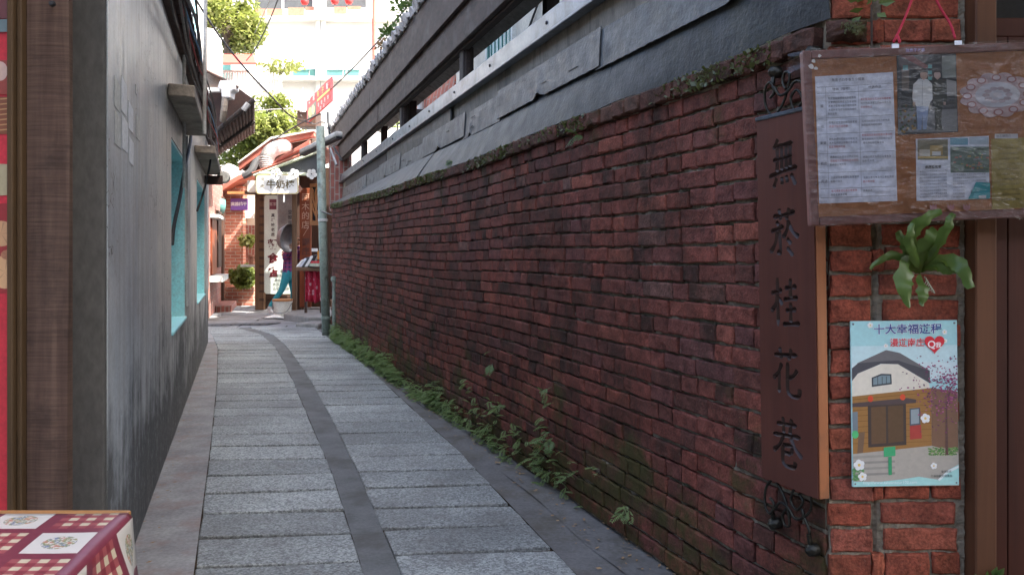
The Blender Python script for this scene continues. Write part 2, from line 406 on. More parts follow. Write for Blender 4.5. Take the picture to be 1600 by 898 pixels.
simple('bolt_metal', (0.05, 0.05, 0.055), None, 20, 0.45, 0.0, 0.6)
simple('iron', (0.022, 0.021, 0.018), (0.05, 0.048, 0.038), 30, 0.36, 0.4, 0.75)
simple('white_wall', (0.78, 0.77, 0.74), (0.70, 0.69, 0.66), 1, 0.8, 0.1)
simple('cream_wall', (0.66, 0.60, 0.48), (0.56, 0.50, 0.40), 1.5, 0.8, 0.15)
simple('turquoise', (0.38, 0.80, 0.84), (0.46, 0.84, 0.86), 3, 0.5, 0.1, dirt=(0.40, 0.62, 0.64), dscale=3)
simple('pale_trim', (0.66, 0.68, 0.66), (0.50, 0.52, 0.50), 6, 0.7, 0.15, dirt=(0.25, 0.25, 0.23))
simple('awning_concrete', (0.40, 0.34, 0.27), (0.26, 0.22, 0.18), 6, 0.85, 0.4, dirt=(0.10, 0.09, 0.08), dscale=5)
simple('eave_board', (0.115, 0.072, 0.055), (0.065, 0.042, 0.034), 8, 0.8, 0.3)
simple('rust', (0.075, 0.039, 0.029), (0.042, 0.025, 0.021), 6, 0.8, 0.3, dirt=(0.104, 0.046, 0.026), dscale=5)
simple('pipe_green', (0.276, 0.340, 0.285), (0.202, 0.255, 0.216), 7, 0.5, 0.15, dirt=(0.074, 0.070, 0.051), dscale=9)
simple('pipe_white', (0.60, 0.60, 0.57), (0.42, 0.42, 0.40), 9, 0.5, 0.1, dirt=(0.22, 0.20, 0.17))
simple('duct', (0.60, 0.60, 0.59), (0.48, 0.48, 0.47), 9, 0.45, 0.05)
simple('cable', (0.018, 0.018, 0.02), None, 20, 0.5, 0.0)
simple('cable_grey', (0.24, 0.23, 0.22), None, 20, 0.6, 0.0)
simple('cable_red', (0.45, 0.06, 0.06), None, 20, 0.6, 0.0)
simple('cable_blue', (0.08, 0.35, 0.65), None, 20, 0.5, 0.0)
simple('roof_red', (0.38, 0.11, 0.075), (0.28, 0.085, 0.06), 6, 0.7, 0.2, dirt=(0.20, 0.10, 0.07), dscale=5)
simple('roof_red_bright', (0.55, 0.085, 0.06), (0.47, 0.07, 0.05), 2, 0.6, 0.1)
simple('roof_pale', (0.62, 0.60, 0.55), (0.45, 0.42, 0.38), 5, 0.7, 0.2)
simple('trim_green', (0.52, 0.56, 0.42), (0.42, 0.46, 0.34), 8, 0.6, 0.1)
simple('gable_grey', (0.085, 0.09, 0.095), (0.06, 0.065, 0.07), 4, 0.7, 0.15)
simple('sign_white', (0.80, 0.80, 0.77), (0.74, 0.74, 0.71), 3, 0.5, 0.03)
simple('sign_mint', (0.759, 0.851, 0.782), (0.667, 0.770, 0.701), 2, 0.5, 0.05)
simple('sign_red', (0.60, 0.035, 0.05), (0.52, 0.03, 0.04), 3, 0.45, 0.03)
simple('sign_purple', (0.20, 0.10, 0.42), (0.17, 0.08, 0.36), 3, 0.5, 0.03)
simple('banner_red', (0.526, 0.024, 0.045), (0.405, 0.021, 0.035), 4, 0.55, 0.1)
simple('plastic_white', (0.70, 0.69, 0.62), (0.60, 0.58, 0.50), 8, 0.45, 0.05)
simple('plastic_orange', (0.80, 0.32, 0.04), None, 8, 0.45, 0.05)
simple('steel', (0.250, 0.255, 0.265), (0.180, 0.185, 0.195), 10, 0.42, 0.05, 0.5)
simple('skin', (0.50, 0.30, 0.21), (0.44, 0.26, 0.18), 10, 0.55, 0.05)
simple('hair', (0.02, 0.016, 0.014), None, 40, 0.5, 0.2)
simple('trousers', (0.035, 0.33, 0.40), (0.025, 0.26, 0.33), 10, 0.8, 0.2)
simple('shoe', (0.72, 0.70, 0.68), (0.45, 0.42, 0.42), 25, 0.6, 0.1)
simple('step_stone', (0.30, 0.28, 0.25), (0.20, 0.19, 0.17), 6, 0.85, 0.4)
simple('terracotta', (0.42, 0.20, 0.13), None, 8, 0.75, 0.2)
simple('cork', (0.405, 0.169, 0.065), (0.351, 0.142, 0.056), 30, 0.7, 0.2)
simple('board_frame', (0.250, 0.106, 0.088), (0.200, 0.088, 0.073), 10, 0.5, 0.1)
simple('paper', (0.792, 0.816, 0.880), (0.744, 0.768, 0.852), 3, 0.7, 0.05)
simple('paper_yellow', (0.42, 0.33, 0.10), (0.36, 0.28, 0.085), 3, 0.7, 0.05)
simple('lace', (0.62, 0.50, 0.50), (0.52, 0.38, 0.38), 40, 0.8, 0.3)
simple('string_red', (0.50, 0.02, 0.05), None, 60, 0.7, 0.2)
simple('metal_sign', (0.45, 0.72, 0.72), None, 3, 0.35, 0.02)
simple('window_glass', (0.12, 0.16, 0.16), (0.08, 0.10, 0.10), 2, 0.12, 0.0)
simple('window_teal', (0.10, 0.24, 0.22), (0.07, 0.17, 0.16), 2, 0.2, 0.0)
simple('dark_opening', (0.03, 0.03, 0.032), None, 2, 0.8, 0.0)
simple('lantern_red', (0.62, 0.03, 0.03), None, 8, 0.5, 0.1)
simple('bark', (0.10, 0.075, 0.055), (0.06, 0.045, 0.035), 12, 0.9, 0.6)
simple('white_paint', (0.850, 0.885, 0.920), (0.708, 0.743, 0.779), 30, 0.6, 0.15)
simple('litter', (0.36, 0.25, 0.13), (0.22, 0.13, 0.07), 30, 0.8, 0.1)
t = NT('plaid')
q = t.sep(); u = t.math('FRACT', t.math('MULTIPLY', q[0], 14)); v = t.math('FRACT', t.math('MULTIPLY', q[2], 14))
c = t.mix(t.math('GREATER_THAN', u, 0.55), (0.16, 0.06, 0.20), (0.045, 0.04, 0.13)); c = t.mix(t.math('MULTIPLY', t.math('GREATER_THAN', v, 0.55), 0.55), c, (0.32, 0.05, 0.12))
t.col(c); t.rough(0.85)
t = NT('floral_red')
vv = t.vor(9); vn = t.vor(22)
c = t.mix(t.ramp(vv, [(0.22, 1.0), (0.30, 0.0)]), (0.45, 0.02, 0.055), (0.66, 0.42, 0.45)); c = t.mix(t.ramp(vn, [(0.16, 0.8), (0.24, 0.0)]), c, (0.62, 0.25, 0.30))
t.col(c); t.rough(0.75); t.bump(t.noise(6), 0.3, 0.02)
# leaves
def leafmat(name, a, b, trans=0.35, rough=0.45):
    t = NT(name); r = t.rnd()
    c = t.mix(r, a, b); c = t.mix(0.4, c, t.ramp(t.noise(14, 3), [(0.3, 0.6), (0.7, 1.4)]), 'MULTIPLY')
    t.col(c); t.rough(rough)
    tr = t.n('ShaderNodeBsdfTranslucent'); t.l(t.mix(0.5, c, (0.20, 0.26, 0.03)), tr.inputs[0])
    mx = t.n('ShaderNodeMixShader'); mx.inputs[0].default_value = trans
    out = t.t.nodes['Material Output']; t.l(t.b.outputs[0], mx.inputs[1]); t.l(tr.outputs[0], mx.inputs[2]); t.l(mx.outputs[0], out.inputs[0])
leafmat('tree_leaf', (0.094, 0.138, 0.031), (0.213, 0.250, 0.062), 0.45)
leafmat('tree_leaf_light', (0.144, 0.180, 0.048), (0.312, 0.324, 0.108), 0.45)
leafmat('fern_leaf', (0.127, 0.224, 0.076), (0.313, 0.416, 0.163), 0.35)
leafmat('moss_leaf', (0.05, 0.06, 0.018), (0.11, 0.12, 0.04), 0.15)
leafmat('nest_leaf', (0.080, 0.152, 0.031), (0.112, 0.189, 0.044), 0.3, 0.35)
leafmat('weed_leaf', (0.07, 0.14, 0.04), (0.13, 0.20, 0.06), 0.35)
# clear plastic film over the notice board
t = NT('film'); gl = t.n('ShaderNodeBsdfGlossy'); gl.inputs['Roughness'].default_value = 0.10
tp = t.n('ShaderNodeBsdfTransparent'); tp.inputs[0].default_value = (0.93, 0.93, 0.94, 1)
fz = t.n('ShaderNodeFresnel'); fz.inputs[0].default_value = 1.5
bp = t.n('ShaderNodeBump'); bp.inputs['Strength'].default_value = 0.55; bp.inputs['Distance'].default_value = 0.012
hh = t.noise(1.0, 4, 0.6, t.map((7, 7, 22), (0.3, 0.9, 0.3)), 1.6); t.l(hh, bp.inputs['Height']); t.l(bp.outputs[0], gl.inputs['Normal']); t.l(bp.outputs[0], fz.inputs['Normal'])
mx = t.n('ShaderNodeMixShader'); t.l(fz.outputs[0], mx.inputs[0]); t.l(tp.outputs[0], mx.inputs[1]); t.l(gl.outputs[0], mx.inputs[2])
t.l(mx.outputs[0], t.t.nodes['Material Output'].inputs[0])
# tablecloth: plum grid, gingham fields and cream fields with a posy
t = NT('tablecloth')
uvn = t.n('ShaderNodeUVMap'); uvn.uv_map = 'UVMap'; us = t.n('ShaderNodeSeparateXYZ'); t.l(uvn.outputs[0], us.inputs[0])
P = 0.104
def cellm(o):
    k = t.math('DIVIDE', o, P); return t.math('FLOOR', k), t.math('FRACT', k)
iu, fu = cellm(us.outputs[0]); iv, fv = cellm(us.outputs[1])
par = t.math('FRACT', t.math('MULTIPLY', t.math('ADD', t.math('ADD', iu, iv), 200.0), 0.5)); par = t.math('GREATER_THAN', par, 0.25)
band = t.math('MAXIMUM', t.math('LESS_THAN', fu, 0.20), t.math('LESS_THAN', fv, 0.20))
gu = t.math('GREATER_THAN', t.math('FRACT', t.math('MULTIPLY', t.math('SUBTRACT', fu, 0.2), 3.75)), 0.5); gv = t.math('GREATER_THAN', t.math('FRACT', t.math('MULTIPLY', t.math('SUBTRACT', fv, 0.2), 3.75)), 0.5)
gg = t.math('ADD', gu, gv)
ging = t.ramp(t.math('MULTIPLY', gg, 0.5), [(0.0, (0.20, 0.035, 0.048)), (0.3, (0.30, 0.08, 0.085)), (0.8, (0.52, 0.46, 0.33))], 'CONSTANT')
du = t.math('SUBTRACT', fu, 0.6); dv = t.math('SUBTRACT', fv, 0.6)
rr = t.math('ADD', t.math('MULTIPLY', du, du), t.math('MULTIPLY', dv, dv))
po = t.math('MULTIPLY', t.math('LESS_THAN', rr, 0.06), t.ramp(t.noise(190, 2, 0.5, uvn.outputs[0]), [(0.42, 0.0), (0.50, 0.9)]))
posy = t.ramp(t.noise(70, 2, 0.5, uvn.outputs[0]), [(0.35, (0.10, 0.14, 0.28)), (0.5, (0.20, 0.24, 0.07)), (0.62, (0.45, 0.12, 0.10)), (0.75, (0.45, 0.36, 0.08))])
cream = t.mix(po, (0.56, 0.54, 0.50), posy)
c = t.mix(par, ging, cream); c = t.mix(band, c, (0.17, 0.035, 0.055))
t.col(c); t.rough(0.35, 0.4); t.bump(t.noise(9, 3), 0.12, 0.02)
# ================================================================== SETTING
SL = 0.38; WL = math.hypot(1, SL)
WALL = Fr((0.868, 2.2, 0), (-SL / WL, 1 / WL, 0), (0, 0, 1), (-1 / WL, -SL / WL, 0))       # right wall: a along, b up, c into the alley
UL = math.hypot(1, 0.333)
UP = Fr((1.6 - 0.333 * 2.2, 2.2, 0), (-0.333 / UL, 1 / UL, 0), (0, 0, 1), (-1 / UL, -0.333 / UL, 0))   # the gallery above it
LL = math.hypot(1, 0.338)
LEFT = Fr((-0.43, 0, 0), (-0.338 / LL, 1 / LL, 0), (0, 0, 1), (1 / LL, 0.338 / LL, 0))     # left wall: a = Y*LL
WLEN = 9.45

mb = MB(); mb.face([(-150, -60, -0.06), (150, -60, -0.06), (150, 250, -0.06), (-150, 250, -0.06)])
tag(mb.build('ground', 'ground', recalc=False), 'packed earth ground around the lane', 'ground', kind='structure')

# lane edges, X for a given Y
E_LEFT = [(0.5, -0.34), (2.93, -1.165), (4.8, -1.81), (7.1, -2.62), (9.6, -3.53), (11.2, -4.2), (13, -5.1)]
E_SL = [(0.5, 0.22), (2.93, -0.54), (4.2, -0.935), (5.63, -1.425), (7.3, -2.0), (8.75, -2.51), (10.0, -2.98), (11.2, -3.5), (12.2, -4.2)]
E_SR = [(0.5, 0.36), (2.93, -0.405), (4.2, -0.80), (5.72, -1.30), (7.4, -1.88), (8.75, -2.37), (10.0, -2.84), (11.2, -3.34), (12.2, -4.02)]
E_RIGHT = [(0.5, 0.98), (2.97, 0.226), (4.72, -0.31), (5.76, -0.665), (7.05, -1.105), (8.75, -1.69), (10.5, -2.36), (13, -3.3)]
def wallx(Y): return 1.704 - 0.38 * Y
def leftx(Y): return -0.43 - 0.338 * Y
pav = MB()
def sheet(mb, fl, fr_, Y0, Y1, z, n=40, nx=4, amp=0.0, mi=0):
    def fn(i, j):
        Y = lerp(Y0, Y1, j); x = lerp(fl(Y), fr_(Y), i)
        return V((x, Y, z + amp * nz((x, Y, 0), 3.0)))
    mb.grid(fn, nx, n, mi)
sheet(pav, lambda Y: leftx(Y) - 0.3, lambda Y: wallx(Y) + 0.3, -1.0, 13.4, -0.011, 40, 4)
PAV = pav.build('pavement', 'joint_dirt', recalc=False)
tag(PAV, 'stone paved alley floor between the walls', 'pavement', kind='structure')
# left concrete margin and right gutter: raised sheets
mb = MB(); sheet(mb, lambda Y: leftx(Y) - 0.05, lambda Y: interp(Y, E_LEFT) - 0.001, -1.0, 12.6, 0.004, 90, 6, 0.006)
mb.build('concrete_margin', 'margin_concrete', PAV, smooth=True, recalc=False)
mb = MB(); sheet(mb, lambda Y: interp(Y, E_RIGHT) + 0.001, lambda Y: lerp(interp(Y, E_RIGHT), wallx(Y), 0.52 + 0.06 * nz((0, Y, 0), 2.0)), -1.0, 12.0, 0.0, 90, 4, 0.005)
mb.build('gutter_strip', 'gutter_concrete', PAV, smooth=True, recalc=False)
mb = MB(); sheet(mb, lambda Y: lerp(interp(Y, E_RIGHT), wallx(Y), 0.49 + 0.06 * nz((0, Y, 0), 2.0)), lambda Y: wallx(Y) + 0.1, -1.0, 12.0, 0.004, 120, 6, 0.018)
mb.build('gutter_edge', 'gutter_concrete', PAV, recalc=False)
mb = MB(); sheet(mb, lambda Y: interp(Y, E_SL) - 0.001, lambda Y: interp(Y, E_SR) + 0.001, 0.2, 12.2, -0.0005, 90, 2, 0.002)
mb.build('centre_strip', 'strip_stone', PAV, recalc=False)
# granite slabs, each its own piece
def slab(name, c4, z1, parent, mat, j=0.0035):
    """a slab from its four corners (counter-clockwise) with worn, uneven edges"""
    mb = MB(); n = 5
    top = []; inn = []
    cx = sum(c[0] for c in c4) / 4; cy = sum(c[1] for c in c4) / 4
    for k in range(4):
        a, b = c4[k], c4[(k + 1) % 4]
        L = math.hypot(b[0] - a[0], b[1] - a[1]); m_ = n if L > 0.4 else 2
        for i in range(m_):
            tt = i / m_; x = lerp(a[0], b[0], tt) + R.uniform(-j, j); y = lerp(a[1], b[1], tt) + R.uniform(-j, j)
            top.append((x, y))
    tilt = R.uniform(-0.004, 0.004), R.uniform(-0.006, 0.006)
    zz = z1 + R.uniform(-0.003, 0.003)
    hz = lambda x, y: zz + (x - cx) * tilt[0] + (y - cy) * tilt[1]
    k = len(top)
    inner = []
    for x, y in top:
        d = math.hypot(x - cx, y - cy); q = 1 - 0.005 / d
        inner.append((cx + (x - cx) * q, cy + (y - cy) * q))
    vs = [V((x, y, hz(x, y))) for x, y in inner] + [V((x, y, hz(x, y) - 0.0035)) for x, y in top] + [V((x, y, -0.03)) for x, y in top]
    fs = [tuple(range(k))] + [(i, k + i, k + (i + 1) % k, (i + 1) % k) for i in range(k)] + [(k + i, 2 * k + i, 2 * k + (i + 1) % k, k + (i + 1) % k) for i in range(k)]
    mb.raw(vs, fs)
    return mb.build(name, mat, parent)
for side in (0, 1):
    Y = 1.55 if side == 0 else 1.45
    fl, fr_ = (E_LEFT, E_SL) if side == 0 else (E_SR, E_RIGHT)
    while Y < 12.2:
        d = R.uniform(0.265, 0.325)
        g = R.uniform(0.022, 0.034); sk = 0.03 + R.uniform(-0.01, 0.01)      # rows lie a little askew
        e = 0.003
        Y1 = Y + d - g
        c4 = [(interp(Y - sk, fl) + e, Y - sk), (interp(Y + sk, fr_) - e, Y + sk), (interp(Y1 + sk, fr_) - e, Y1 + sk), (interp(Y1 - sk, fl) + e, Y1 - sk)]
        slab('paving_slab', c4, 0.004, PAV, 'granite')
        Y += d
# the lane beyond, turning by the shop
mb = MB(); mb.grid(lambda i, j: V((lerp(-9.5, -1.2, i), lerp(12.0, 30, j), -0.03)), 6, 10)
LANE = tag(mb.build('lane', 'joint_dirt', recalc=False), 'grey stone lane turning behind the food shop', 'lane', kind='structure')
def flag(x0, x1, y0, y1, m='lane_stone', z=0.0):
    w = R.uniform(-0.02, 0.02)
    return slab('paving_slab', [(x0, y0 + w), (x1, y0 - w), (x1 - 0.05, y1), (x0 - 0.05, y1)], z, LANE, m, 0.006)
yy = 12.25
rows = []
while yy < 20:
    d = R.uniform(0.36, 0.46); x = -8.6 + R.uniform(0, .3)
    while x < -2.6:
        wdt = R.uniform(0.7, 1.0); flag(x, x + wdt - 0.02, yy, yy + d - 0.02); x += wdt
    yy += d
# sunken iron drain grating across the turn
g = thing('drain_grating', 'dark drain grating set across the lane at the turn', 'drain', at(400, 506, 12.8) * 1.0)
g.location.z = 0; g.matrix_basis = Matrix.Translation(g.location)
mb = MB(); mb.prism([(-5.05, 12.3), (-3.85, 12.62), (-3.75, 12.98), (-5.1, 12.62)], 0.002, 0.012); mb.build('cover', 'gable_grey', g)
for i in range(9):
    x = lerp(-4.95, -3.85, i / 8); mb = MB(); mb.prism([(x, 12.36 + i * 0.034), (x + 0.03, 12.37 + i * 0.034), (x + 0.01, 12.58 + i * 0.036), (x - 0.02, 12.57 + i * 0.036)], 0.012, 0.018); mb.build('bar', 'bolt_metal', g)

# ================================================================== RIGHT BRICK WALL
def brick_mesh(L, h, seed, rag=1.0, depth=0.028, mat='brick'):
    r = random.Random(seed); nx = 5 if L > 0.15 else 3; nz_ = 2
    X = [-L / 2 + L * i / nx for i in range(nx + 1)]; Z = [-h / 2, 0, h / 2]
    vs = []; fs = []
    idx = {}
    def ring(ins, y, jj, nm):
        pts = []
        bo = [(x, Z[0]) for x in X] + [(X[-1], 0)] + [(x, Z[2]) for x in reversed(X)] + [(X[0], 0)]
        for (x, z) in bo:
            sx = 1 - 2 * ins / L; sz = 1 - 2 * ins / h
            pts.append(len(vs)); vs.append((x * sx + r.uniform(-jj, jj), y + r.uniform(-jj, jj) * 0.5, z * sz + r.uniform(-jj, jj)))
        return pts
    f = ring(0.0045, 0.0, 0.0016 * rag, 'f'); m = ring(0.0, -0.004, 0.0019 * rag, 'm'); b = ring(0.0, -depth, 0.0, 'b')
    k = len(f)
    mid = []
    for i in range(1, nx): mid.append(len(vs)); vs.append((X[i], r.uniform(-0.001, 0.0018), r.uniform(-.003, .003)))
    # front: fan quads from bottom row -> mid -> top row
    bot = f[:nx + 1]; rt = f[nx + 1]; top = list(reversed(f[nx + 2:2 * nx + 3])); lf = f[2 * nx + 3]
    row = [lf] + mid + [rt]
    for i in range(nx): fs.append((bot[i], bot[i + 1], row[i + 1], row[i])); fs.append((row[i], row[i + 1], top[i + 1], top[i]))
    for A, B in ((f, m), (m, b)):
        for i in range(k): fs.append((A[i], B[i], B[(i + 1) % k], A[(i + 1) % k]))
    return vs, fs
def mk(name, geo, mat):
    mb = MB(); mb.raw(*geo); return mb.mesh(name, mat)
CH, BH = 0.0675, 0.0565
GEO = {}
for nm, L in (('s', 0.203), ('h', 0.094), ('q', 0.148)):
    for i in range(7): GEO[nm, i] = brick_mesh(L, BH, hash((nm == 's', L, i)) % 9999 + i, 1.7)
ME = {k: mk('brick', g, 'brick') for k, g in GEO.items()}
LEN = {'s': 0.203, 'h': 0.094, 'q': 0.148}
def sag(s, h): return -0.055 * (h / 1.75) * math.sin(math.pi * min(1, max(0, s / WLEN))) + 0.006 * math.sin(s * 2.3 + h * 2) * min(1, h * 2) + 0.018 * (1 - h / 1.75) * math.sin(s * 0.9)
BW = thing('brick_wall', 'long mossy red brick wall along the right side of the alley', 'wall', WALL.p(WLEN / 2, 0, -0.15))
mb = MB()
mb.grid(lambda i, j: WALL.p(i * WLEN, j * 1.80, -0.0150 + 0.007 * nz((i * 210, j * 44, 3), 1.0) + 0.008 * nz((i * 470, j * 90, 5), 1.0)), 1000, 190)
mb.box(0.002, WLEN, 0, 1.74, -0.26, -0.03, WALL)
mb.build('mortar', 'mortar', BW, smooth=False)
places = []
NC = 26
angW = math.atan2(WALL.u.y, WALL.u.x)
for c in range(NC):
    s = 0.012 + (0.0 if c % 2 else -0.0); h = c * CH + CH / 2
    first = True
    hm = c % 3
    while s < WLEN - 0.05:
        x = R.random()
        if first: kind = 'h' if c % 2 else 's'
        elif hm == 1: kind = 'h' if x < 0.75 else 's'
        else: kind = 's' if x < 0.62 else ('h' if x < 0.85 else 'q')
        first = False
        L = LEN[kind]
        sc = R.uniform(0.96, 1.05)
        a = s + L * sc / 2
        places.append((a, h + sag(a, h) + R.uniform(-0.0018, 0.0018), R.gauss(0, 0.0022), kind, R.randrange(7), sc, R.uniform(-0.012, 0.012), R.uniform(-.02, .02), R.random()))
        s += L * sc + R.uniform(0.004, 0.009)
def px_of(p): return 800 + FPX * p.x / p.y, HZ - FPX * (p.z - CAMH) / p.y
def shown(a, h):
    p = WALL.p(a, h, 0); x, y = px_of(p)
    if x < 515 or x > 1290 or y < -10 or y > 905: return 0
    if 1192 < x < 1292 and 175 < y < 790: return 0
    return 1 / p.y ** 2 * (abs((p.x * WALL.n.x + p.y * WALL.n.y)) / p.y)
order = sorted(range(len(places)), key=lambda i: -shown(places[i][0], places[i][1]) * (LEN[places[i][3]]))
near = set(order[:300])
def xform(fr, a, h, o, ang, sc, tilt, yaw, szz=1.0):
    return Matrix.Translation(fr.p(a, h, o)) @ Matrix.Rotation(ang + yaw, 4, 'Z') @ Matrix.Rotation(tilt, 4, 'Y') @ Matrix.Diagonal((sc, 1, szz, 1))
def joined(name, items, geo, fr, ang, parent, mat):
    vs = []; fs = []; rn = []
    for (a, h, o, kind, vi, sc, tilt, yaw, rv) in items:
        X = xform(fr, a, h, o, ang, sc, tilt, yaw); g = geo[kind, vi]; b = len(vs)
        vs += [tuple(X @ V(v)) for v in g[0]]; fs += [tuple(b + q for q in f) for f in g[1]]; rn += [rv] * len(g[1])
    me = bpy.data.meshes.new(name); me.from_pydata(vs, [], fs); me.materials.append(M[mat])
    at_ = me.attributes.new('rnd', 'FLOAT', 'FACE'); at_.data.foreach_set('value', rn)
    bm = bmesh.new(); bm.from_mesh(me); bmesh.ops.recalc_face_normals(bm, faces=bm.faces); bm.to_mesh(me); bm.free()
    o = bpy.data.objects.new(name, me); link(o, parent); o['kind'] = 'stuff'; return o
for i in sorted(near):
    a, h, o_, kind, vi, sc, tilt, yaw, rv = places[i]
    o = bpy.data.objects.new('brick', ME[kind, vi]); link(o, BW); o.matrix_basis = xform(WALL, a, h, o_, angW, sc, tilt, yaw)
joined('far_bricks', [p for i, p in enumerate(places) if i not in near], GEO, WALL, angW, BW, 'brick')
# coping of headers, mossy, standing proud of the face
CG = [brick_mesh(0.112, 0.058, 900 + i, 2.8, 0.14) for i in range(7)]
CM = [mk('coping_brick', g, 'cope_brick') for g in CG]
s = 0.03
while s < WLEN:
    sc = R.uniform(0.9, 1.08); a = s + 0.056 * sc
    o = bpy.data.objects.new('coping_brick', R.choice(CM)); link(o, BW)
    o.matrix_basis = xform(WALL, a, 1.787 + sag(a, 1.75), 0.024 + R.uniform(-0.007, 0.006), angW, sc, R.uniform(-0.03, 0.03), R.uniform(-0.03, 0.03), R.uniform(0.92, 1.1))
    s += 0.116 * sc + 0.003
# moss cushions on the coping
mb = MB()
rn = []
for i in range(6500):
    a = R.uniform(0.2, WLEN); 
    if nz((a * 1.3, 0, 0), 1.0) + 0.25 < R.uniform(0, .5): continue
    b = 1.785 + sag(a, 1.75) + R.uniform(-0.03, 0.036); p = WALL.p(a, b, 0.025 + R.uniform(-0.008, 0.006) - max(0, b - 1.80) * 0.5)
    q = R.uniform(0.004, 0.012)
    d1 = V((R.uniform(-1, 1), R.uniform(-1, 1), R.uniform(-1, 1))) * q; d2 = V((R.uniform(-1, 1), R.uniform(-1, 1), R.uniform(-1, 1))) * q
    mb.face([p - d1, p + d2, p + d1, p - d2])
o = mb.build('moss', 'moss_leaf', BW, recalc=False); o['kind'] = 'stuff'

# ---- brick pier at the corner, facing the street
PIER = Fr((0.868, 2.19, 0), (1, 0, 0), (0, 0, 1), (0, -1, 0))
BP = thing('brick_pier', 'red brick pier with wide pale mortar joints carrying the tourism poster', 'pier', PIER.p(0.19, 0, -0.1))
mb = MB()
def pm(i, j):
    a = i * 0.372 + 0.004; b = j * 2.6
    rough_ = 0.005 * nz((a * 50, b * 50, 1), 1.0) + 0.003 * nz((a * 140, b * 140, 2), 1.0)
    gap = -0.014 * math.exp(-((a - 0.128 - 0.01 * nz((0, b * 8, 0), 1)) / 0.008) ** 2)
    return PIER.p(a, b, -0.010 + rough_ + gap)
mb.grid(pm, 70, 420)
mb.box(0.0, 0.376, 0, 2.6, -0.30, -0.024, PIER)
mb.build('mortar', 'pier_mortar', BP)
angP = math.pi
PG = {}
for nm, L in (('h', 0.115), ('s', 0.209), ('m', 0.125), ('t', 0.078), ('x', 0.03)):
    for i in range(5): PG[nm, i] = mk('brick', brick_mesh(L, 0.0600, 300 + i * 7 + int(L * 1000), 1.7, 0.02), 'pier_brick')
for c in range(36):
    h = 0.012 + c * 0.0695 + 0.035
    def pb(kind, L, a0, dh=0.0):
        o = bpy.data.objects.new('brick', PG[kind, R.randrange(5)]); link(o, BP)
        o.matrix_basis = xform(PIER, a0 + L / 2, h + dh + R.uniform(-0.002, 0.002), R.uniform(-0.002, 0.004), angP, R.uniform(0.95, 1.02), R.uniform(-0.02, 0.02), R.uniform(-0.02, 0.02), R.uniform(0.94, 1.03))
    pb('h', 0.113, 0.004 + R.uniform(-0.002, 0.004))
    k = c % 3
    if k == 0: pb('s', 0.205, 0.142, 0.006)
    elif k == 1: pb('x', 0.03, 0.121, 0.004); pb('m', 0.122, 0.154, 0.004); pb('t', 0.078, 0.283, 0.005)
    else: pb('s', 0.205, 0.150, 0.003)

# ================================================================== GALLERY ABOVE THE WALL
GA = thing('timber_gallery', 'dark timber gallery with open bays and tiled eave above the brick wall', 'gallery', UP.p(5, 1.8, -0.4))
GLEN = 12.3
def wp(s, b, c): return WALL.p(s, b, c)
# dark flashing: lapped sheets from the coping up to the gallery foot
seams = [-0.02, 1.3, 2.9, 4.6, 6.4, 8.0, 9.45]
for k in range(6):
    s0, s1 = seams[k], seams[k + 1] + 0.06
    mb = MB()
    def fl(i, j, k=k, s0=s0, s1=s1):
        s = lerp(s0, s1, i); lo = WALL.p(s, 1.822 + sag(s, 1.75) + 0.012 * nz((s * 3, k, 0)), 0.008 + 0.012 * nz((s * 2, 4, k)))
        u = (WALL.p(s, 0, 0) - UP.o).dot(UP.u); hi = UP.p(u, 2.015, 0.02)
        p = lo.lerp(hi, j); bul = 0.003 * math.sin(j * math.pi) + 0.0035 * nz((s * 6, j * 3, k)) * (0.3 + j)
        return p + UP.n * (bul + 0.004 * (k % 2))
    mb.grid(fl, 36, 8)
    mb.build('flashing_sheet', 'dark_sheet', GA, smooth=False, solid=0.003, recalc=False)
# grey lapped sheets with curled, torn lower edge
u = 0.0; k = 0
while u < 11.0:
    L = R.uniform(0.8, 1.5); mb = MB(); torn = R.uniform(0.2, 0.8); dz_ = R.uniform(-0.012, 0.012)
    def gs(i, j, u=u, L=L, k=k, torn=torn, dz_=dz_):
        a = u + i * (L + 0.05); b = 1.985 + dz_ + j * 0.172
        tear = 0.03 * max(0, 1 - abs(i - torn) / 0.05) * (1 - j)
        jag = (0.004 * nz((a * 22, k, 2)) + 0.003 * nz((a * 60, k, 8))) * (1 if j < 0.01 or j > 0.99 else 0)
        return UP.p(a, b + tear + jag, 0.036 + 0.007 * (k % 2) + 0.010 * (1 - j) + 0.0035 * nz((a * 7, j * 2, 7)) + 0.008 * max(0, 1 - abs(i - torn) / 0.06) * (1 - j))
    mb.grid(gs, 60, 5); sho = mb.build('grey_sheet', 'grey_sheet', GA, smooth=False, solid=0.004, recalc=False)
    for q in range(2):
        a = u + L * R.uniform(0.15, 0.85); w_ = R.uniform(0.05, 0.14); b = R.uniform(2.02, 2.11); mb = MB(); mb.box(a, a + w_, b, b + 0.0035, 0.05, 0.056, UP); mb.build('split_seam', 'bolt_metal', sho)
    u += L; k += 1
mb = MB(); mb.grid(lambda i, j: UP.p(i * GLEN, 1.95 + j * 0.355, 0.012 + 0.008 * nz((i * 40, j * 3, 0))), 160, 10); mb.box(0, GLEN, 1.95, 2.3, -0.08, 0.0, UP)
mb.build('concrete_band', 'stained_concrete', GA)
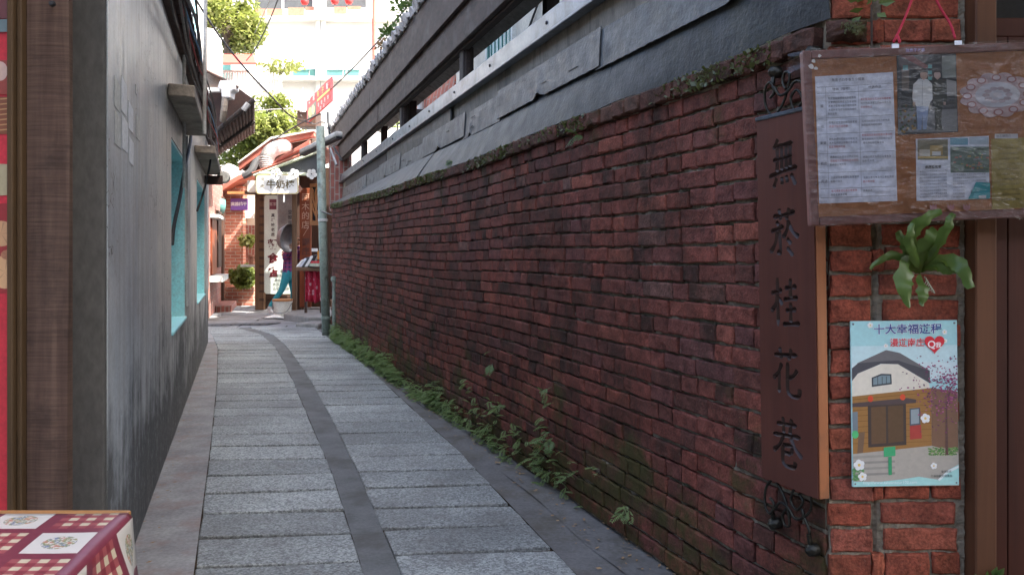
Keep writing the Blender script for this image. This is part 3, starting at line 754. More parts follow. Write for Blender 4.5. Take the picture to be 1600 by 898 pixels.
# a dark board lapped over the concrete further along
mb = MB(); mb.box(4.1, 7.0, 2.125, 2.275, 0.026, 0.042, UP, 0, 0.004); mb.build('apron_board', 'dark_sheet', GA, bevel=0.004)
mb = MB(); mb.box(7.05, 10.9, 2.115, 2.28, 0.024, 0.038, UP, 0, 0.004); mb.build('apron_board', 'post_wood', GA, bevel=0.004)
mb = MB(); mb.box(0, GLEN, 2.285, 2.40, 0.018, 0.062, UP); mb.box(0, GLEN, 2.27, 2.288, 0.03, 0.085, UP); mb.build('metal_rail', 'rail_metal', GA, bevel=0.006, seg=2)
for a in (1.15, 2.0, 3.0, 3.9, 4.75, 5.6, 6.5, 7.6, 8.7): 
    mb = MB(); mb.lathe([(0, 0.008), (0.007, 0.007), (0.010, 0.003), (0.010, 0)], UP.p(a, 2.345, 0.062), UP.n, 8); mb.build('bolt', 'bolt_metal', GA)
for Y in (3.42, 5.83, 8.12, 10.85, 13.1):
    a = (Y - 2.2) * UL
    mb = MB(); mb.box(a - 0.05, a + 0.05, 2.38, 2.66, -0.05, 0.03, UP, 0, 0.003); p = mb.build('post', 'post_wood', GA, bevel=0.006)
    mb = MB(); mb.box(a - 0.075, a - 0.0505, 2.38, 2.66, -0.02, 0.012, UP); mb.build('stop_bead', 'fascia_wood', p)
mb = MB(); mb.box(0, GLEN, 2.628, 2.66, -0.012, 0.045, UP, 0); mb.build('lintel', 'post_wood', GA, bevel=0.006)
for i in range(5):
    a0, a1 = i * 2.46, (i + 1) * 2.46 - 0.006
    mb = MB(); mb.box(a0, a1, 2.642, 2.90, 0.048, 0.078 + 0.004 * (i % 2), UP, 0, 0.004); mb.build('fascia_board', 'fascia_wood', GA, bevel=0.004)
    mb = MB(); mb.box(a0 + 0.4, a1 + 0.4, 2.875, 3.225, 0.088, 0.118 + 0.004 * (i % 2), UP, 0, 0.005); mb.build('fascia_board', 'fascia_wood', GA, bevel=0.004)
# roof with row of tile ends
mb = MB(); mb.box(0, GLEN, 3.20, 3.225, -0.35, 0.087, UP)
o = mb.build('roof_deck', 'fascia_wood', GA)
a = 0.1; prof = [math.pi * q / 8 for q in range(9)]
tm = None
def tile_geo(L=0.9):
    mb = MB(); rO, rI, hw = 0.058, 0.046, 0.062
    def ring(y, k): return [(math.cos(t_) * hw * k, y, math.sin(t_) * rO * k) for t_ in prof] + [(math.cos(t_) * hw * 0.78 * k, y, math.sin(t_) * rI * 0.85 * k) for t_ in reversed(prof)]
    A, B = ring(0, 1.0), ring(-L, 0.92); n = len(A)
    mb.raw(A + B, [tuple(range(n)), tuple(range(n, 2 * n))[::-1]] + [(i, (i + 1) % n, n + (i + 1) % n, n + i) for i in range(n)])
    mb.lathe([(0.0, 0.004), (0.045, 0.0), (0.054, -0.012)], (0, -0.003, 0.008), (0, 1, 0), 12)
    return mb.mesh('roof_tile', 'roof_tile_grey')
TM = tile_geo()
angU = math.atan2(UP.u.y, UP.u.x)
while a < GLEN:
    o = bpy.data.objects.new('roof_tile', TM); link(o, GA)
    o.matrix_basis = Matrix.Translation(UP.p(a, 3.232 + R.uniform(-.012, .012), 0.165 + R.uniform(-.02, .02))) @ Matrix.Rotation(angU + R.uniform(-.05, .05), 4, 'Z') @ Matrix.Rotation(-0.40, 4, 'X') @ Matrix.Diagonal((1, 0.6, R.uniform(.85, 1.1), 1))
    a += 0.15
mb = MB(); mb.grid(lambda i, j: UP.p(i * GLEN, 3.228 + j * 0.22, 0.15 - j * 0.52), 8, 2); mb.grid(lambda i, j: UP.p(i * GLEN, 3.448 - j * 0.22, -0.37 - j * 0.42), 8, 2)
mb.build('roof', 'roof_tile_grey', GA, recalc=False, solid=0.02)
# far post row carries the ridge on the other side
for Y in (5.83, 8.12, 10.85, 13.1):
    a = (Y - 2.2) * UL; mb = MB(); mb.box(a - 0.05, a + 0.05, 1.0, 3.24, -0.72, -0.62, UP); mb.build('rear_post', 'post_wood', GA)

# ---- small weeds on the roof edge
def leaf_spray(mb, o, n, r, ln, wd, up=0.6, rng=R):
    for i in range(n):
        d = V((rng.gauss(0, 1), rng.gauss(0, 1), rng.gauss(up, 0.7))).normalized(); p = V(o) + d * r * rng.uniform(0.15, 1.0)
        a = d.cross(V((rng.gauss(0, 1), rng.gauss(0, 1), rng.gauss(0, 1)))).normalized(); L = ln * rng.uniform(0.6, 1.3); W_ = wd * rng.uniform(0.7, 1.2)
        t_ = (d + a * rng.uniform(-0.6, 0.6)).normalized(); b = t_.cross(a).normalized()
        mb.face([p, p + t_ * L * 0.5 + a * W_, p + t_ * L - b * L * 0.15, p + t_ * L * 0.5 - a * W_])
for i, (px, py, lab, k) in enumerate(((690, 8, 'largest green weed sprouting at the top of the tiled eave', 1.15), (655, 28, 'middle green weed sprouting on the tiled eave', 1.0), (628, 62, 'lowest green weed sprouting on the tiled eave', 0.8), (617, 82, 'dry brown weed tuft on the tiled eave', 0.55))):
    a = 1.6 / (0.333 + (px - 800) / FPX); uu = (a - 2.2) * UL; p = UP.p(uu, 3.30, 0.12)
    th = thing('roof_weed', lab, 'plant', p, 'weeds on the tiled eave')
    mb = MB()
    for q in range(5): mb.tube([p - V((0, 0, .05)), p + V((R.uniform(-.06, .06), R.uniform(-.06, .06), 0.12 * k))], 0.003, 5)
    mb.build('stem', 'bark' if i == 3 else 'weed_leaf', th)
    mb = MB(); leaf_spray(mb, p + V((0, 0, 0.09 * k)), 170 if i < 3 else 60, 0.13 * k, 0.05, 0.016); mb.build('foliage', 'litter' if i == 3 else 'weed_leaf', th, recalc=False)

# ================================================================== HOUSES BEHIND THE WALL
def plan_frame(a): return Fr((a - 0.333 * 0, 0, 0), (-0.333 / UL, 1 / UL, 0), (0, 0, 1), (-1 / UL, -0.333 / UL, 0))   # a along = Y*UL
HC = plan_frame(2.75)
ch = thing('concrete_house', 'tall bare concrete house behind the open gallery bays', 'house', HC.p(7.5, 0, -2))
mb = MB(); mb.box(3.95 * UL, 10.45 * UL, 0, 8.8, -5, 0, HC); mb.build('wall', 'house_concrete', ch)
win = MB()
wY = 10.2
pA = at(792, 70, 8.95); fa = (pA - HC.o).dot(HC.u)
wb = MB(); wb.box(8.15 * UL, 9.0 * UL, 3.3, 4.05, 0.004, 0.02, HC); wo = wb.build('window', 'window_teal', ch)
mb = MB()
for (x0, x1, z0, z1) in ((8.12, 9.03, 3.25, 3.3), (8.12, 9.03, 4.05, 4.1), (8.12, 8.16, 3.25, 4.1), (8.99, 9.03, 3.25, 4.1)): mb.box(x0 * UL, x1 * UL, z0, z1, 0.0, 0.05, HC)
mb.build('frame', 'pale_trim', wo)
for q in range(7):
    mb = MB(); x = lerp(8.2, 8.95, q / 6) * UL; mb.box(x, x + 0.02, 3.3, 4.05, 0.03, 0.05, HC); mb.build('bar', 'window_teal', wo)
mb = MB(); mb.tube([HC.p(7.2 * UL, 5.2, 0.02), HC.p(7.45 * UL, 3.5, 0.02), HC.p(9.2 * UL, 2.9, 0.02), HC.p(10.4 * UL, 2.7, 0.02)], 0.012, 6, smooth=4); mb.build('cable', 'cable', ch)
bh = thing('brick_house', 'bright red brick house with white downpipe behind the second gallery bay', 'house', HC.p(13.5 * UL, 0, -2))
mb = MB(); mb.box(10.47 * UL, 14.1 * UL, 0, 4.35, -5, 0.02, HC); mb.build('wall', 'far_brick_red', bh)
mb = MB(); mb.tube([HC.p(12.15 * UL, 0, 0.09), HC.p(12.15 * UL, 4.2, 0.09)], 0.05, 10); mb.build('downpipe', 'pipe_white', bh)
mb = MB(); mb.box(13.75 * UL, 13.9 * UL, 1.2, 3.6, 0.022, 0.06, HC); mb.build('window_frame', 'pale_trim', bh)
# a lamp and a round painted face board fixed to the brick house
p = HC.p(13.5 * UL, 3.02, 0.2)
th = thing('wall_lamp', 'small iron wall lamp on the red brick house', 'lamp', p)
mb = MB(); mb.lathe([(0.0, 0.18), (0.09, 0.10), (0.10, 0.06), (0.05, 0.05)], p, k=10); mb.build('shade', 'bolt_metal', th)
mb = MB(); mb.lathe([(0.05, 0.05), (0.075, -0.02), (0.05, -0.10), (0, -0.11)], p, k=10); mb.build('globe', 'sign_white', th)
mb = MB(); mb.tube([p + V((0, 0, 0.15)), p + V((0.02, 0, 0.28)), HC.p(13.5 * UL, 3.3, 0.0)], 0.015, 6); mb.build('bracket', 'bolt_metal', th)
p = HC.p(12.0 * UL, 3.05, 0.10)
th = thing('round_plaque', 'pale round plaque with dark cap shape on the red brick house', 'plaque', p)
FF = Fr(p, (0.96, 0.28, 0), (0, 0, 1), (0.28, -0.96, 0))
mb = MB(); mb.prism(ellipse(0, 0, 0.17, 0.19, 20), 0, 0.02, FF); mb.build('disc', 'paper', th)
mb = MB(); mb.prism([(-0.22, 0.08), (0.20, 0.12), (0.15, 0.22), (-0.12, 0.23)], 0.021, 0.05, FF); mb.build('cap', 'bolt_metal', th)

# corner house of the street: its front carries the wooden doors, its side stands behind the pier
sh = thing('corner_house', 'dark timber shopfront house at the right edge of the picture', 'house', (2.5, 2.6, 0))
mb = MB(); HD = plan_frame(1.78)
mb.prism([(0.98, -0.7), (6.5, -0.7), (6.5, 6), (0.55, 3.9), (0.98, 2.4)], 3.25, 8.4); mb.build('unseen_upper_wall', 'house_concrete', sh)  # overhanging storey out of view, shaped to keep sun off alley and table
mb = MB(); mb.box(2.6, 5.5, 2.28, 2.5, 0, 3.24); mb.build('wall', 'house_concrete', sh)
mb = MB(); mb.box(1.246, 2.6, 2.75, 2.8, 0, 3.24); mb.build('inner_wall', 'dark_opening', sh)
mb = MB(); mb.grid(lambda i, j: V((lerp(0.95, 6, i), lerp(-0.7, -1.4, j), lerp(3.25, 3.05, j) + 0.02 * math.sin(i * 120))), 120, 4); mb.build('awning', 'grey_sheet', sh, solid=0.01, recalc=False)
mb = MB(); mb.box(1.2465, 1.304, 2.15, 2.25, 0, 3.24); mb.build('door_post', 'door_post_wood', sh, bevel=0.004)
for i, (x0, x1) in enumerate(((1.3045, 1.3625), (1.3645, 1.62))):
    mb = MB(); mb.box(x0, x1, 2.20, 2.235, 0, 1.775); mb.build('door_board', 'door_wood', sh, bevel=0.002)
mb = MB(); mb.box(1.3045, 1.62, 2.21, 2.26, 1.777, 1.83); mb.build('door_rail', 'door_wood', sh, bevel=0.003)
# ================================================================== THINGS ON THE CORNER
# ---- carved wooden sign
SG = Fr(WALL.p(0.222, 0.513, 0.045), -WALL.u, V((0, 0, 1)) + WALL.n * 0.018, WALL.n)
SWd, SHt = 0.235, 1.058
SGN = thing('carved_sign', 'tall brown wooden sign with five carved characters on the brick wall', 'sign', SG.p(SWd / 2, 0, -0.02))
CHARS = [
 [[(.34,1.0),(.18,.80)], [(.25,.85),(.84,.88)], [(.16,.58),(.82,.63)], [(.02,.26),(.5,.34),(.98,.40)], [(.31,.84),(.30,.32)], [(.46,.85),(.46,.34)], [(.61,.86),(.61,.36)], [(.75,.87),(.74,.38)], [(.28,.22),(.17,.02)], [(.45,.23),(.47,.07)], [(.60,.25),(.65,.10)], [(.76,.27),(.92,.04)]],
 [[(.34,1.0),(.40,.76)], [(.68,1.0),(.58,.76)], [(.14,.84),(.5,.86),(.88,.93)], [(.24,.74),(.33,.66)], [(.05,.54),(.50,.64)], [(.34,.58),(.38,.12),(.27,.15)], [(.27,.54),(.20,.30),(.02,.10)], [(.66,.76),(.60,.56),(.46,.40)], [(.66,.70),(.80,.52),(1.0,.42)], [(.60,.40),(.74,.28)], [(.60,.22),(.80,.05)]],
 [[(.03,.68),(.42,.76)], [(.25,1.0),(.26,.02)], [(.25,.66),(.18,.46),(.02,.30)], [(.28,.60),(.42,.46)], [(.50,.80),(.90,.85)], [(.69,1.0),(.69,.58)], [(.46,.57),(.94,.63)], [(.52,.35),(.88,.40)], [(.69,.52),(.69,.10)], [(.42,.07),(1.0,.12)]],
 [[(.30,1.0),(.35,.76)], [(.68,1.0),(.60,.76)], [(.10,.83),(.90,.89)], [(.36,.68),(.24,.48),(.06,.34)], [(.27,.50),(.26,.06)], [(.88,.60),(.74,.46),(.50,.38)], [(.56,.72),(.55,.20),(.64,.07),(.90,.08),(.95,.24)]],
 [[(.16,.84),(.84,.89)], [(.37,1.0),(.40,.66)], [(.66,1.0),(.60,.66)], [(.03,.60),(.97,.68)], [(.38,.62),(.24,.40),(.02,.26)], [(.62,.63),(.78,.42),(1.0,.28)], [(.34,.42),(.65,.45),(.63,.27)], [(.36,.28),(.62,.29)], [(.36,.42),(.35,.12),(.45,.03),(.72,.05),(.77,.17)]],
]
cut = MB()
def stroke(pts, ca, cb, cw, chh):
    P_ = [V((ca + (x - 0.5) * cw, cb + (y - 0.5) * chh, 0)) for x, y in pts]
    P_ = crom(P_, 5 if len(P_) > 2 else 6); n = len(P_)
    vs = []
    for i, p in enumerate(P_):
        tt = (P_[min(i + 1, n - 1)] - P_[max(i - 1, 0)]).normalized(); nn = V((-tt.y, tt.x, 0)); f = i / (n - 1)
        wdt = 0.0075 * (0.75 + 0.45 * abs(2 * f - 0.9)) * (0.25 if i == n - 1 else (0.55 if i == 0 else 1)); dp = 0.008 * (wdt / 0.0075)
        for q, d in ((p + nn * wdt, 0.0), (p - nn * wdt, 0.0)): vs.append(SG.p(q.x, q.y, d)); 
        vs.append(SG.p(p.x, p.y, -dp))
        for q in (p + nn * wdt, p - nn * wdt): vs.append(SG.p(q.x, q.y, 0.006))
    fs = []
    ringq = [3, 0, 2, 1, 4]
    for i in range(n - 1):
        for k in range(5):
            a, b = ringq[k], ringq[(k + 1) % 5]
            fs.append((i * 5 + a, i * 5 + b, (i + 1) * 5 + b, (i + 1) * 5 + a))
    fs.append(tuple(ringq)); fs.append(tuple((n - 1) * 5 + q for q in reversed(ringq)))
    cut.raw(vs, fs)
for k, chs in enumerate(CHARS):
    for st in chs: stroke(st, SWd * 0.50 - 0.004, SHt - 0.135 - k * 0.199, 0.125, 0.142)
co = cut.build('cutter', 'carved')
mb = MB(); mb.box(0, SWd, 0, SHt, -0.037, 0, SG)
face = mb.build('board', 'sign_wood', SGN)
md = face.modifiers.new('c', 'BOOLEAN'); md.operation = 'DIFFERENCE'; md.solver = 'EXACT'; md.object = co; md.use_self = True; md.material_mode = 'TRANSFER'
dg = bpy.context.evaluated_depsgraph_get(); dg.update()
nm = bpy.data.meshes.new_from_object(face.evaluated_get(dg))
if len(nm.polygons) > 50:
    face.modifiers.clear(); face.data = nm; face.data.name = 'board'
bpy.data.objects.remove(co)
mb = MB(); mb.box(SWd + 0.0005, SWd + 0.004, 0.0, SHt, -0.036, -0.004, SG); mb.build('edge_strip', 'sign_edge', SGN, bevel=0.001)
mb = MB(); mb.box(-0.004, SWd + 0.006, SHt + 0.0005, SHt + 0.012, -0.036, 0.004, SG); mb.build('top_cap', 'rail_metal', SGN, bevel=0.002)

def scroll(name, label, b0, sgn):
    fr = Fr(WALL.p(0.118, b0, 0.030), -WALL.u, (0, 0, sgn), WALL.n)
    th = thing(name, label, 'bracket', fr.p(0, 0, 0), 'iron scroll brackets of the carved sign')
    def sp(pts, r=0.0042): mb = MB(); mb.tube([fr.p(a, b, c) for a, b, c in pts], r, 6, smooth=5); mb.build('scroll', 'iron', th, smooth=True)
    sp([(-0.075, 0.0, 0), (-0.10, 0.035, 0.004), (-0.095, 0.085, 0.01), (-0.07, 0.10, 0.012), (-0.055, 0.07, 0.01), (-0.075, 0.055, 0.008)])
    sp([(-0.06, 0.002, 0), (-0.03, 0.03, 0), (-0.01, 0.065, 0), (0.0, 0.11, 0), (-0.02, 0.12, 0), (-0.03, 0.095, 0), (-0.01, 0.07, 0.006)])
    sp([(-0.055, 0.085, 0.01), (-0.03, 0.055, 0.01), (0.0, 0.062, 0.006), (0.03, 0.085, 0.004), (0.06, 0.07, 0.002), (0.05, 0.05, 0.0)])
    sp([(0.02, 0.0, 0), (0.005, 0.04, 0), (0.03, 0.06, 0), (0.055, 0.03, 0), (0.04, 0.012, 0)])
    sp([(0.06, 0.07, 0), (0.085, 0.045, 0), (0.088, 0.01, 0), (0.075, -0.002, 0)])
    sp([(0.06, 0.07, 0), (0.08, 0.10, 0), (0.085, 0.14, 0)])
    for a, b in ((-0.072, 0.132), (0.085, 0.155)):
        mb = MB(); mb.lathe([(0, 0.016), (0.006, 0.015), (0.008, 0.008), (0.016, 0.006), (0.018, -0.02)], fr.p(a, b, 0), fr.n, 10); mb.build('rosette', 'iron', th, smooth=True)
        mb = MB(); mb.tube([fr.p(a, b, -0.004), fr.p(a * 0.97, b * 0.72, 0.004)], 0.007, 6); mb.build('stem', 'iron', th)
scroll('scroll_bracket', 'black iron scroll bracket above the carved wooden sign', 1.583, 1)
scroll('scroll_bracket', 'black iron scroll bracket below the carved wooden sign', 0.512, -1)

# ---- tin poster on the pier
PW, PH_ = 0.2905, 0.449
PF = Fr(V((0.924, 2.173, 0.547)), V((1, 0, 0.012)), (-0.012, 0, 1), (0, -1, 0))
po = thing('tourism_poster', 'tin tourism poster with house picture and blue title fixed to the pier', 'poster', PF.p(PW / 2, 0, 0))
mb = MB(); mb.box(0, PW, 0, PH_, -0.004, 0, PF); mb.build('plate', 'metal_sign', po, bevel=0.001)
def pp(x, y): return ((x - 67) / 505 * PW, (845 - y) / 783 * PH_)
pr = Print(PF, 0.0002, 0.000012)
def P_(pts, col): pr.poly([pp(*q) for q in pts], col)
P_([(70, 845), (570, 840), (570, 66), (70, 66)], (0.42, 0.72, 0.74))
P_([(70, 260), (570, 260), (570, 180), (70, 180)], (0.60, 0.80, 0.82))
P_([(70, 340), (570, 340), (570, 260), (70, 260)], (0.66, 0.80, 0.82))
P_([(72, 285), (100, 262), (232, 205), (290, 215), (440, 300), (440, 360), (290, 268), (210, 265), (100, 310), (72, 345)], (0.085, 0.085, 0.10))
P_([(95, 262), (235, 200), (300, 215), (440, 300), (290, 250), (180, 255)], (0.17, 0.165, 0.17))
P_([(72, 345), (100, 310), (210, 266), (290, 268), (435, 358), (440, 385), (72, 418)], (0.80, 0.74, 0.62))
P_([(165, 330), (210, 312), (258, 314), (260, 362), (165, 374)], (0.06, 0.07, 0.08)); P_([(172, 334), (212, 320), (252, 321), (253, 355), (172, 365)], (0.23, 0.31, 0.34))
for x in (192, 213, 233): P_([(x, 325), (x + 3, 325), (x + 3, 362), (x, 362)], (0.06, 0.07, 0.08))
P_([(72, 418), (445, 382), (445, 660), (72, 690)], (0.36, 0.18, 0.055))
for i in range(9):
    y = 432 + i * 26; P_([(72, y), (445, y - 30 + i * 3), (445, y - 28 + i * 3), (72, y + 3)], (0.22, 0.10, 0.03))
P_([(72, 450), (330, 428), (375, 436), (372, 452), (120, 468), (72, 468)], (0.10, 0.07, 0.07))
P_([(145, 462), (325, 455), (325, 650), (145, 660)], (0.07, 0.05, 0.045))        # the dark doorway; the printed code is left out
P_([(160, 470), (230, 466), (230, 640), (160, 645)], (0.15, 0.085, 0.045)); P_([(240, 466), (312, 462), (312, 632), (240, 640)], (0.13, 0.075, 0.04))
for x, y in ((158, 430), (310, 424), (488, 412)): pr.ell(*pp(x, y), 0.0075, 0.0085, (0.72, 0.09, 0.04))
P_([(342, 478), (392, 474), (392, 555), (342, 560)], (0.10, 0.12, 0.14)); P_([(348, 484), (386, 480), (386, 548), (348, 552)], (0.32, 0.38, 0.40)); P_([(342, 560), (395, 555), (398, 620), (342, 625)], (0.45, 0.06, 0.05))
P_([(72, 492), (97, 490), (97, 585), (72, 588)], (0.20, 0.24, 0.27)); pr.ell(*pp(84, 598), 0.009, 0.011, (0.10, 0.55, 0.20))
P_([(100, 590), (130, 585), (118, 695), (92, 695)], (0.20, 0.12, 0.075))
P_([(445, 382), (570, 400), (570, 700), (445, 660)], (0.22, 0.12, 0.075))
P_([(72, 690), (445, 655), (570, 690), (570, 845), (72, 845)], (0.46, 0.42, 0.36))
for y, q in ((700, 0.36), (728, 0.31), (756, 0.34), (784, 0.30)): P_([(72, y), (270, y - 6), (270, y + 4), (72, y + 12)], (q, q * .95, q * .85))
for i in range(26): x = 440 + i * 5; P_([(x, 665), (x + 3, 665), (x + 3, 700), (x, 700)], (0.50, 0.40, 0.33))
for i in range(150): x, y = R.uniform(430, 565), R.uniform(664, 700); pr.ell(*pp(x, y), .003, .002, R.choice([(0.12, 0.28, 0.07), (0.20, 0.36, 0.10), (0.08, 0.20, 0.06)]), 5)
rp = random.Random(3)
P_([(508, 700), (522, 700), (519, 480), (540, 380), (532, 380), (512, 470)], (0.13, 0.07, 0.06))
for i in range(420):
    x = 570 - abs(rp.gauss(0, 95)); y = rp.gauss(385, 75)
    if x < 260 or y < 225 or y > 600: continue
    pr.ell(*pp(min(565, x), y), rp.uniform(.001, .004), rp.uniform(.001, .003), rp.choice([(0.30, 0.06, 0.16), (0.22, 0.05, 0.14), (0.42, 0.12, 0.24), (0.14, 0.05, 0.10)]), 5)
P_([(217, 660), (272, 655), (272, 700), (217, 705)], (0.06, 0.42, 0.18)); P_([(238, 705), (254, 704), (254, 790), (238, 792)], (0.05, 0.36, 0.16))
for i in range(60): x, y = R.uniform(72, 120), R.uniform(760, 815); pr.ell(*pp(x, y), .004, .003, R.choice([(0.10, 0.26, 0.10), (0.16, 0.34, 0.13)]), 5)
P_([(72, 845), (570, 840), (570, 745), (520, 770), (470, 815), (380, 800), (300, 812), (200, 822), (72, 820)], (0.42, 0.74, 0.70))
P_([(470, 815), (520, 770), (570, 750), (570, 760), (520, 785), (478, 822)], (0.78, 0.86, 0.84))
def flower(x, y, r):
    for k in range(5):
        an = 2 * math.pi * k / 5 + 0.5; a, b = pp(x, y); pr.poly(ellipse(a + r * .55 * math.cos(an), b + r * .55 * math.sin(an), r * .5, r * .5, 8), (0.86, 0.86, 0.84))
    pr.ell(*pp(x, y), r * .28, r * .28, (0.85, 0.60, 0.15), 8)
for x, y, r in ((415, 525, .013), (100, 742, .015), (115, 797, .012), (160, 82, .008), (452, 750, .009), (232, 180, .006), (512, 160, .006), (510, 118, .007)): flower(x, y, r)
hx, hy = pp(462, 172); hr = 0.0275
pr.poly([(hx + hr * (16 * math.sin(q) ** 3) / 16, hy + hr * (13 * math.cos(q) - 5 * math.cos(2 * q) - 2 * math.cos(3 * q) - math.cos(4 * q)) / 16) for q in [2 * math.pi * i / 28 for i in range(28)]], (0.70, 0.03, 0.05))
pr.text('Q', *pp(448, 177), 0.027, (0.9, 0.9, 0.9), 0.02); pr.text('我', *pp(480, 181), 0.016, (0.9, 0.9, 0.9), 0.02)
pr.text('十大幸福遊程', *pp(336, 105), 0.0285, (0.86, 0.9, 0.95), 0.045, 1.09); pr.text('十大幸福遊程', *pp(336, 105), 0.0285, (0.035, 0.06, 0.27), 0.015, 1.09)
pr.text('漫遊南庄', *pp(333, 168), 0.0235, (0.92, 0.9, 0.88), 0.04, 1.0); pr.text('漫遊南庄', *pp(333, 168), 0.0235, (0.72, 0.03, 0.05), 0.015, 1.0)
pr.text('http://www.taiwantour102.com', *pp(245, 826), 0.0105, (0.85, 0.93, 0.93), 0.0, 1.1)
pr.text('臺灣旅遊', *pp(510, 778), 0.007, (0.05, 0.08, 0.08)); pr.text('交通部觀光局廣告', *pp(487, 799), 0.0075, (0.05, 0.08, 0.08))
pr.build('print', po)
for a, b in ((0.008, 0.008), (PW - 0.008, 0.008), (0.008, PH_ - 0.008), (PW - 0.008, PH_ - 0.008)):
    mb = MB(); mb.lathe([(0, 0.003), (0.0025, 0.002), (0.003, 0)], PF.p(a, b, 0.0), PF.n, 8); mb.build('rivet', 'steel', po)

# ---- notice board in plastic film, hung on red strings
NA = math.radians(2.3); NY = 2.06; NS = FPX / NY
NF = Fr(at(1266, 353, NY), (math.cos(NA), 0, math.sin(NA)), (-math.sin(NA), 0.02, math.cos(NA)), (0, -1, 0))
def nb(px, py):
    x, y = (px - 1266) / NS, (353 - py) / NS
    return x * math.cos(NA) + y * math.sin(NA), -x * math.sin(NA) + y * math.cos(NA)
NW, NH = 0.86, 0.452
NB = thing('notice_board', 'brown notice board wrapped in clear plastic hung over the brick pier', 'notice board', NF.p(NW / 2, 0, 0))
mb = MB(); mb.box(0.012, NW - 0.012, 0.012, NH - 0.012, -0.016, 0.0, NF); mb.build('backing', 'cork', NB)
fw = 0.022
for nm_, (a0, a1, b0, b1) in {'l': (0, fw, 0, NH), 'r': (NW - fw, NW, 0, NH), 'b': (fw + .0005, NW - fw - .0005, 0, fw), 't': (fw + .0005, NW - fw - .0005, NH - fw, NH)}.items():
    mb = MB(); mb.box(a0, a1, b0, b1, -0.02, 0.006, NF); mb.build('frame_bar', 'board_frame', NB, bevel=0.003, seg=2)
def sheet_on(name, corners, mat, c=0.0015, th_=0.0006):
    mb = MB(); mb.prism([nb(*q) for q in corners], c - th_, c, NF); return mb.build(name, mat, NB)
pa = sheet_on('paper', [(1275, 119), (1397, 112), (1402, 314), (1280, 318)], 'paper')
pr = Print(NF, 0.0016, 0.00006)
INK = (0.10, 0.10, 0.13); RD = (0.55, 0.12, 0.14)
def q_(u, v):      # paper coordinates 0..1, v down
    x0, y0 = lerp(1275, 1280, v), lerp(119, 318, v); x1, y1 = lerp(1397, 1402, v), lerp(112, 314, v)
    return nb(lerp(x0, x1, u), lerp(y0, y1, u))
def qrect(u0, u1, v0, v1, col): pr.poly([q_(u0, v1), q_(u1, v1), q_(u1, v0), q_(u0, v0)], col)
for v in (0.085, 0.135, 0.33, 0.455, 0.61, 0.76, 0.885, 0.955): qrect(0.02, 0.985, v, v + 0.0035, (0.30, 0.30, 0.34))
for u in (0.125, 0.545): qrect(u, u + 0.004, 0.085, 0.955, (0.36, 0.36, 0.40))
for u, v, s_ in ((0.42, 0.04, '無患子四季養生小檔案'), (0.34, 0.11, '特徵（植物）'), (0.76, 0.11, '代表作品')): pr.text(s_, *q_(u, v), 0.0085, INK)
GL = '花木的生長環境及用途介紹南庄老街客家文化特色美食桂花巷石板路古井水汴頭洗衫坑'
for (v0, n, u0, u1) in ((0.17, 5, 0.14, 0.53), (0.19, 3, 0.56, 0.97), (0.36, 2, 0.14, 0.53), (0.36, 2, 0.56, 0.95), (0.49, 3, 0.14, 0.52), (0.47, 3, 0.56, 0.97), (0.63, 3, 0.14, 0.53), (0.64, 2, 0.56, 0.95), (0.79, 2, 0.14, 0.53), (0.80, 2, 0.56, 0.97), (0.895, 2, 0.14, 0.5), (0.90, 1, 0.56, 0.9)):
    for i in range(n):
        full = (u1 - u0) * (1.0 if i < n - 1 else R.uniform(0.3, 0.8)); m_ = int(full * 0.2 / 0.0062)
        s_ = ''.join(R.choice(GL) for _ in range(max(4, m_)))
        pr.text(s_, *q_(u0 + full / 2, v0 + i * 0.030 + 0.012), 0.0066, RD if R.random() < 0.18 else INK, 0.0, 0.92)
for v, s_ in ((0.24, '葉'), (0.40, '花'), (0.53, '果實'), (0.69, '樹皮'), (0.83, '用途')): pr.text(s_, *q_(0.07, v), 0.0085, INK)
pr.build('print', pa)
# pinned photograph of two people
ph = sheet_on('photograph', [(1403, 86), (1496, 83), (1498, 206), (1404, 211)], 'gable_grey', 0.002)
pr = Print(NF, 0.0021, 0.00005)
def f_(pts, col): pr.poly([nb(1240 + x / 2.994, 60 + y / 2.994) for x, y in pts], col)
f_([(492, 440), (768, 434), (768, 330), (492, 340)], (0.20, 0.21, 0.22)); f_([(495, 85), (640, 80), (600, 150), (500, 130)], (0.12, 0.10, 0.10)); f_([(500, 80), (560, 78), (640, 130), (620, 140)], (0.22, 0.07, 0.07))
f_([(510, 120), (545, 118), (545, 240), (510, 245)], (0.16, 0.13, 0.11)); f_([(720, 190), (766, 200), (766, 265), (722, 270)], (0.34, 0.34, 0.33)); f_([(700, 80), (764, 78), (764, 180), (700, 185)], (0.20, 0.23, 0.21))
for y in (122, 150, 178): f_([(634, y), (652, y), (652, y + 16), (634, y + 16)], (0.14, 0.42, 0.42))
f_([(516, 125), (540, 124), (540, 146), (516, 147)], (0.12, 0.34, 0.34))
for i in range(40):
    x, y = R.uniform(495, 570), R.uniform(300, 440); f_([(x, y), (x + 9, y + 2), (x + 7, y + 12), (x - 2, y + 9)], R.choice([(0.10, 0.16, 0.06), (0.35, 0.22, 0.06), (0.16, 0.10, 0.06), (0.06, 0.10, 0.06)]))
f_([(575, 300), (636, 298), (628, 360), (622, 425), (605, 428), (603, 350), (598, 428), (580, 430)], (0.28, 0.36, 0.52))
f_([(562, 215), (585, 192), (628, 190), (650, 212), (652, 285), (640, 300), (634, 318), (576, 318), (560, 298), (556, 280)], (0.70, 0.70, 0.68)); f_([(604, 195), (606, 195), (604, 316), (601, 316)], (0.40, 0.40, 0.40)); f_([(560, 296), (572, 298), (570, 312), (560, 308)], (0.55, 0.38, 0.30))
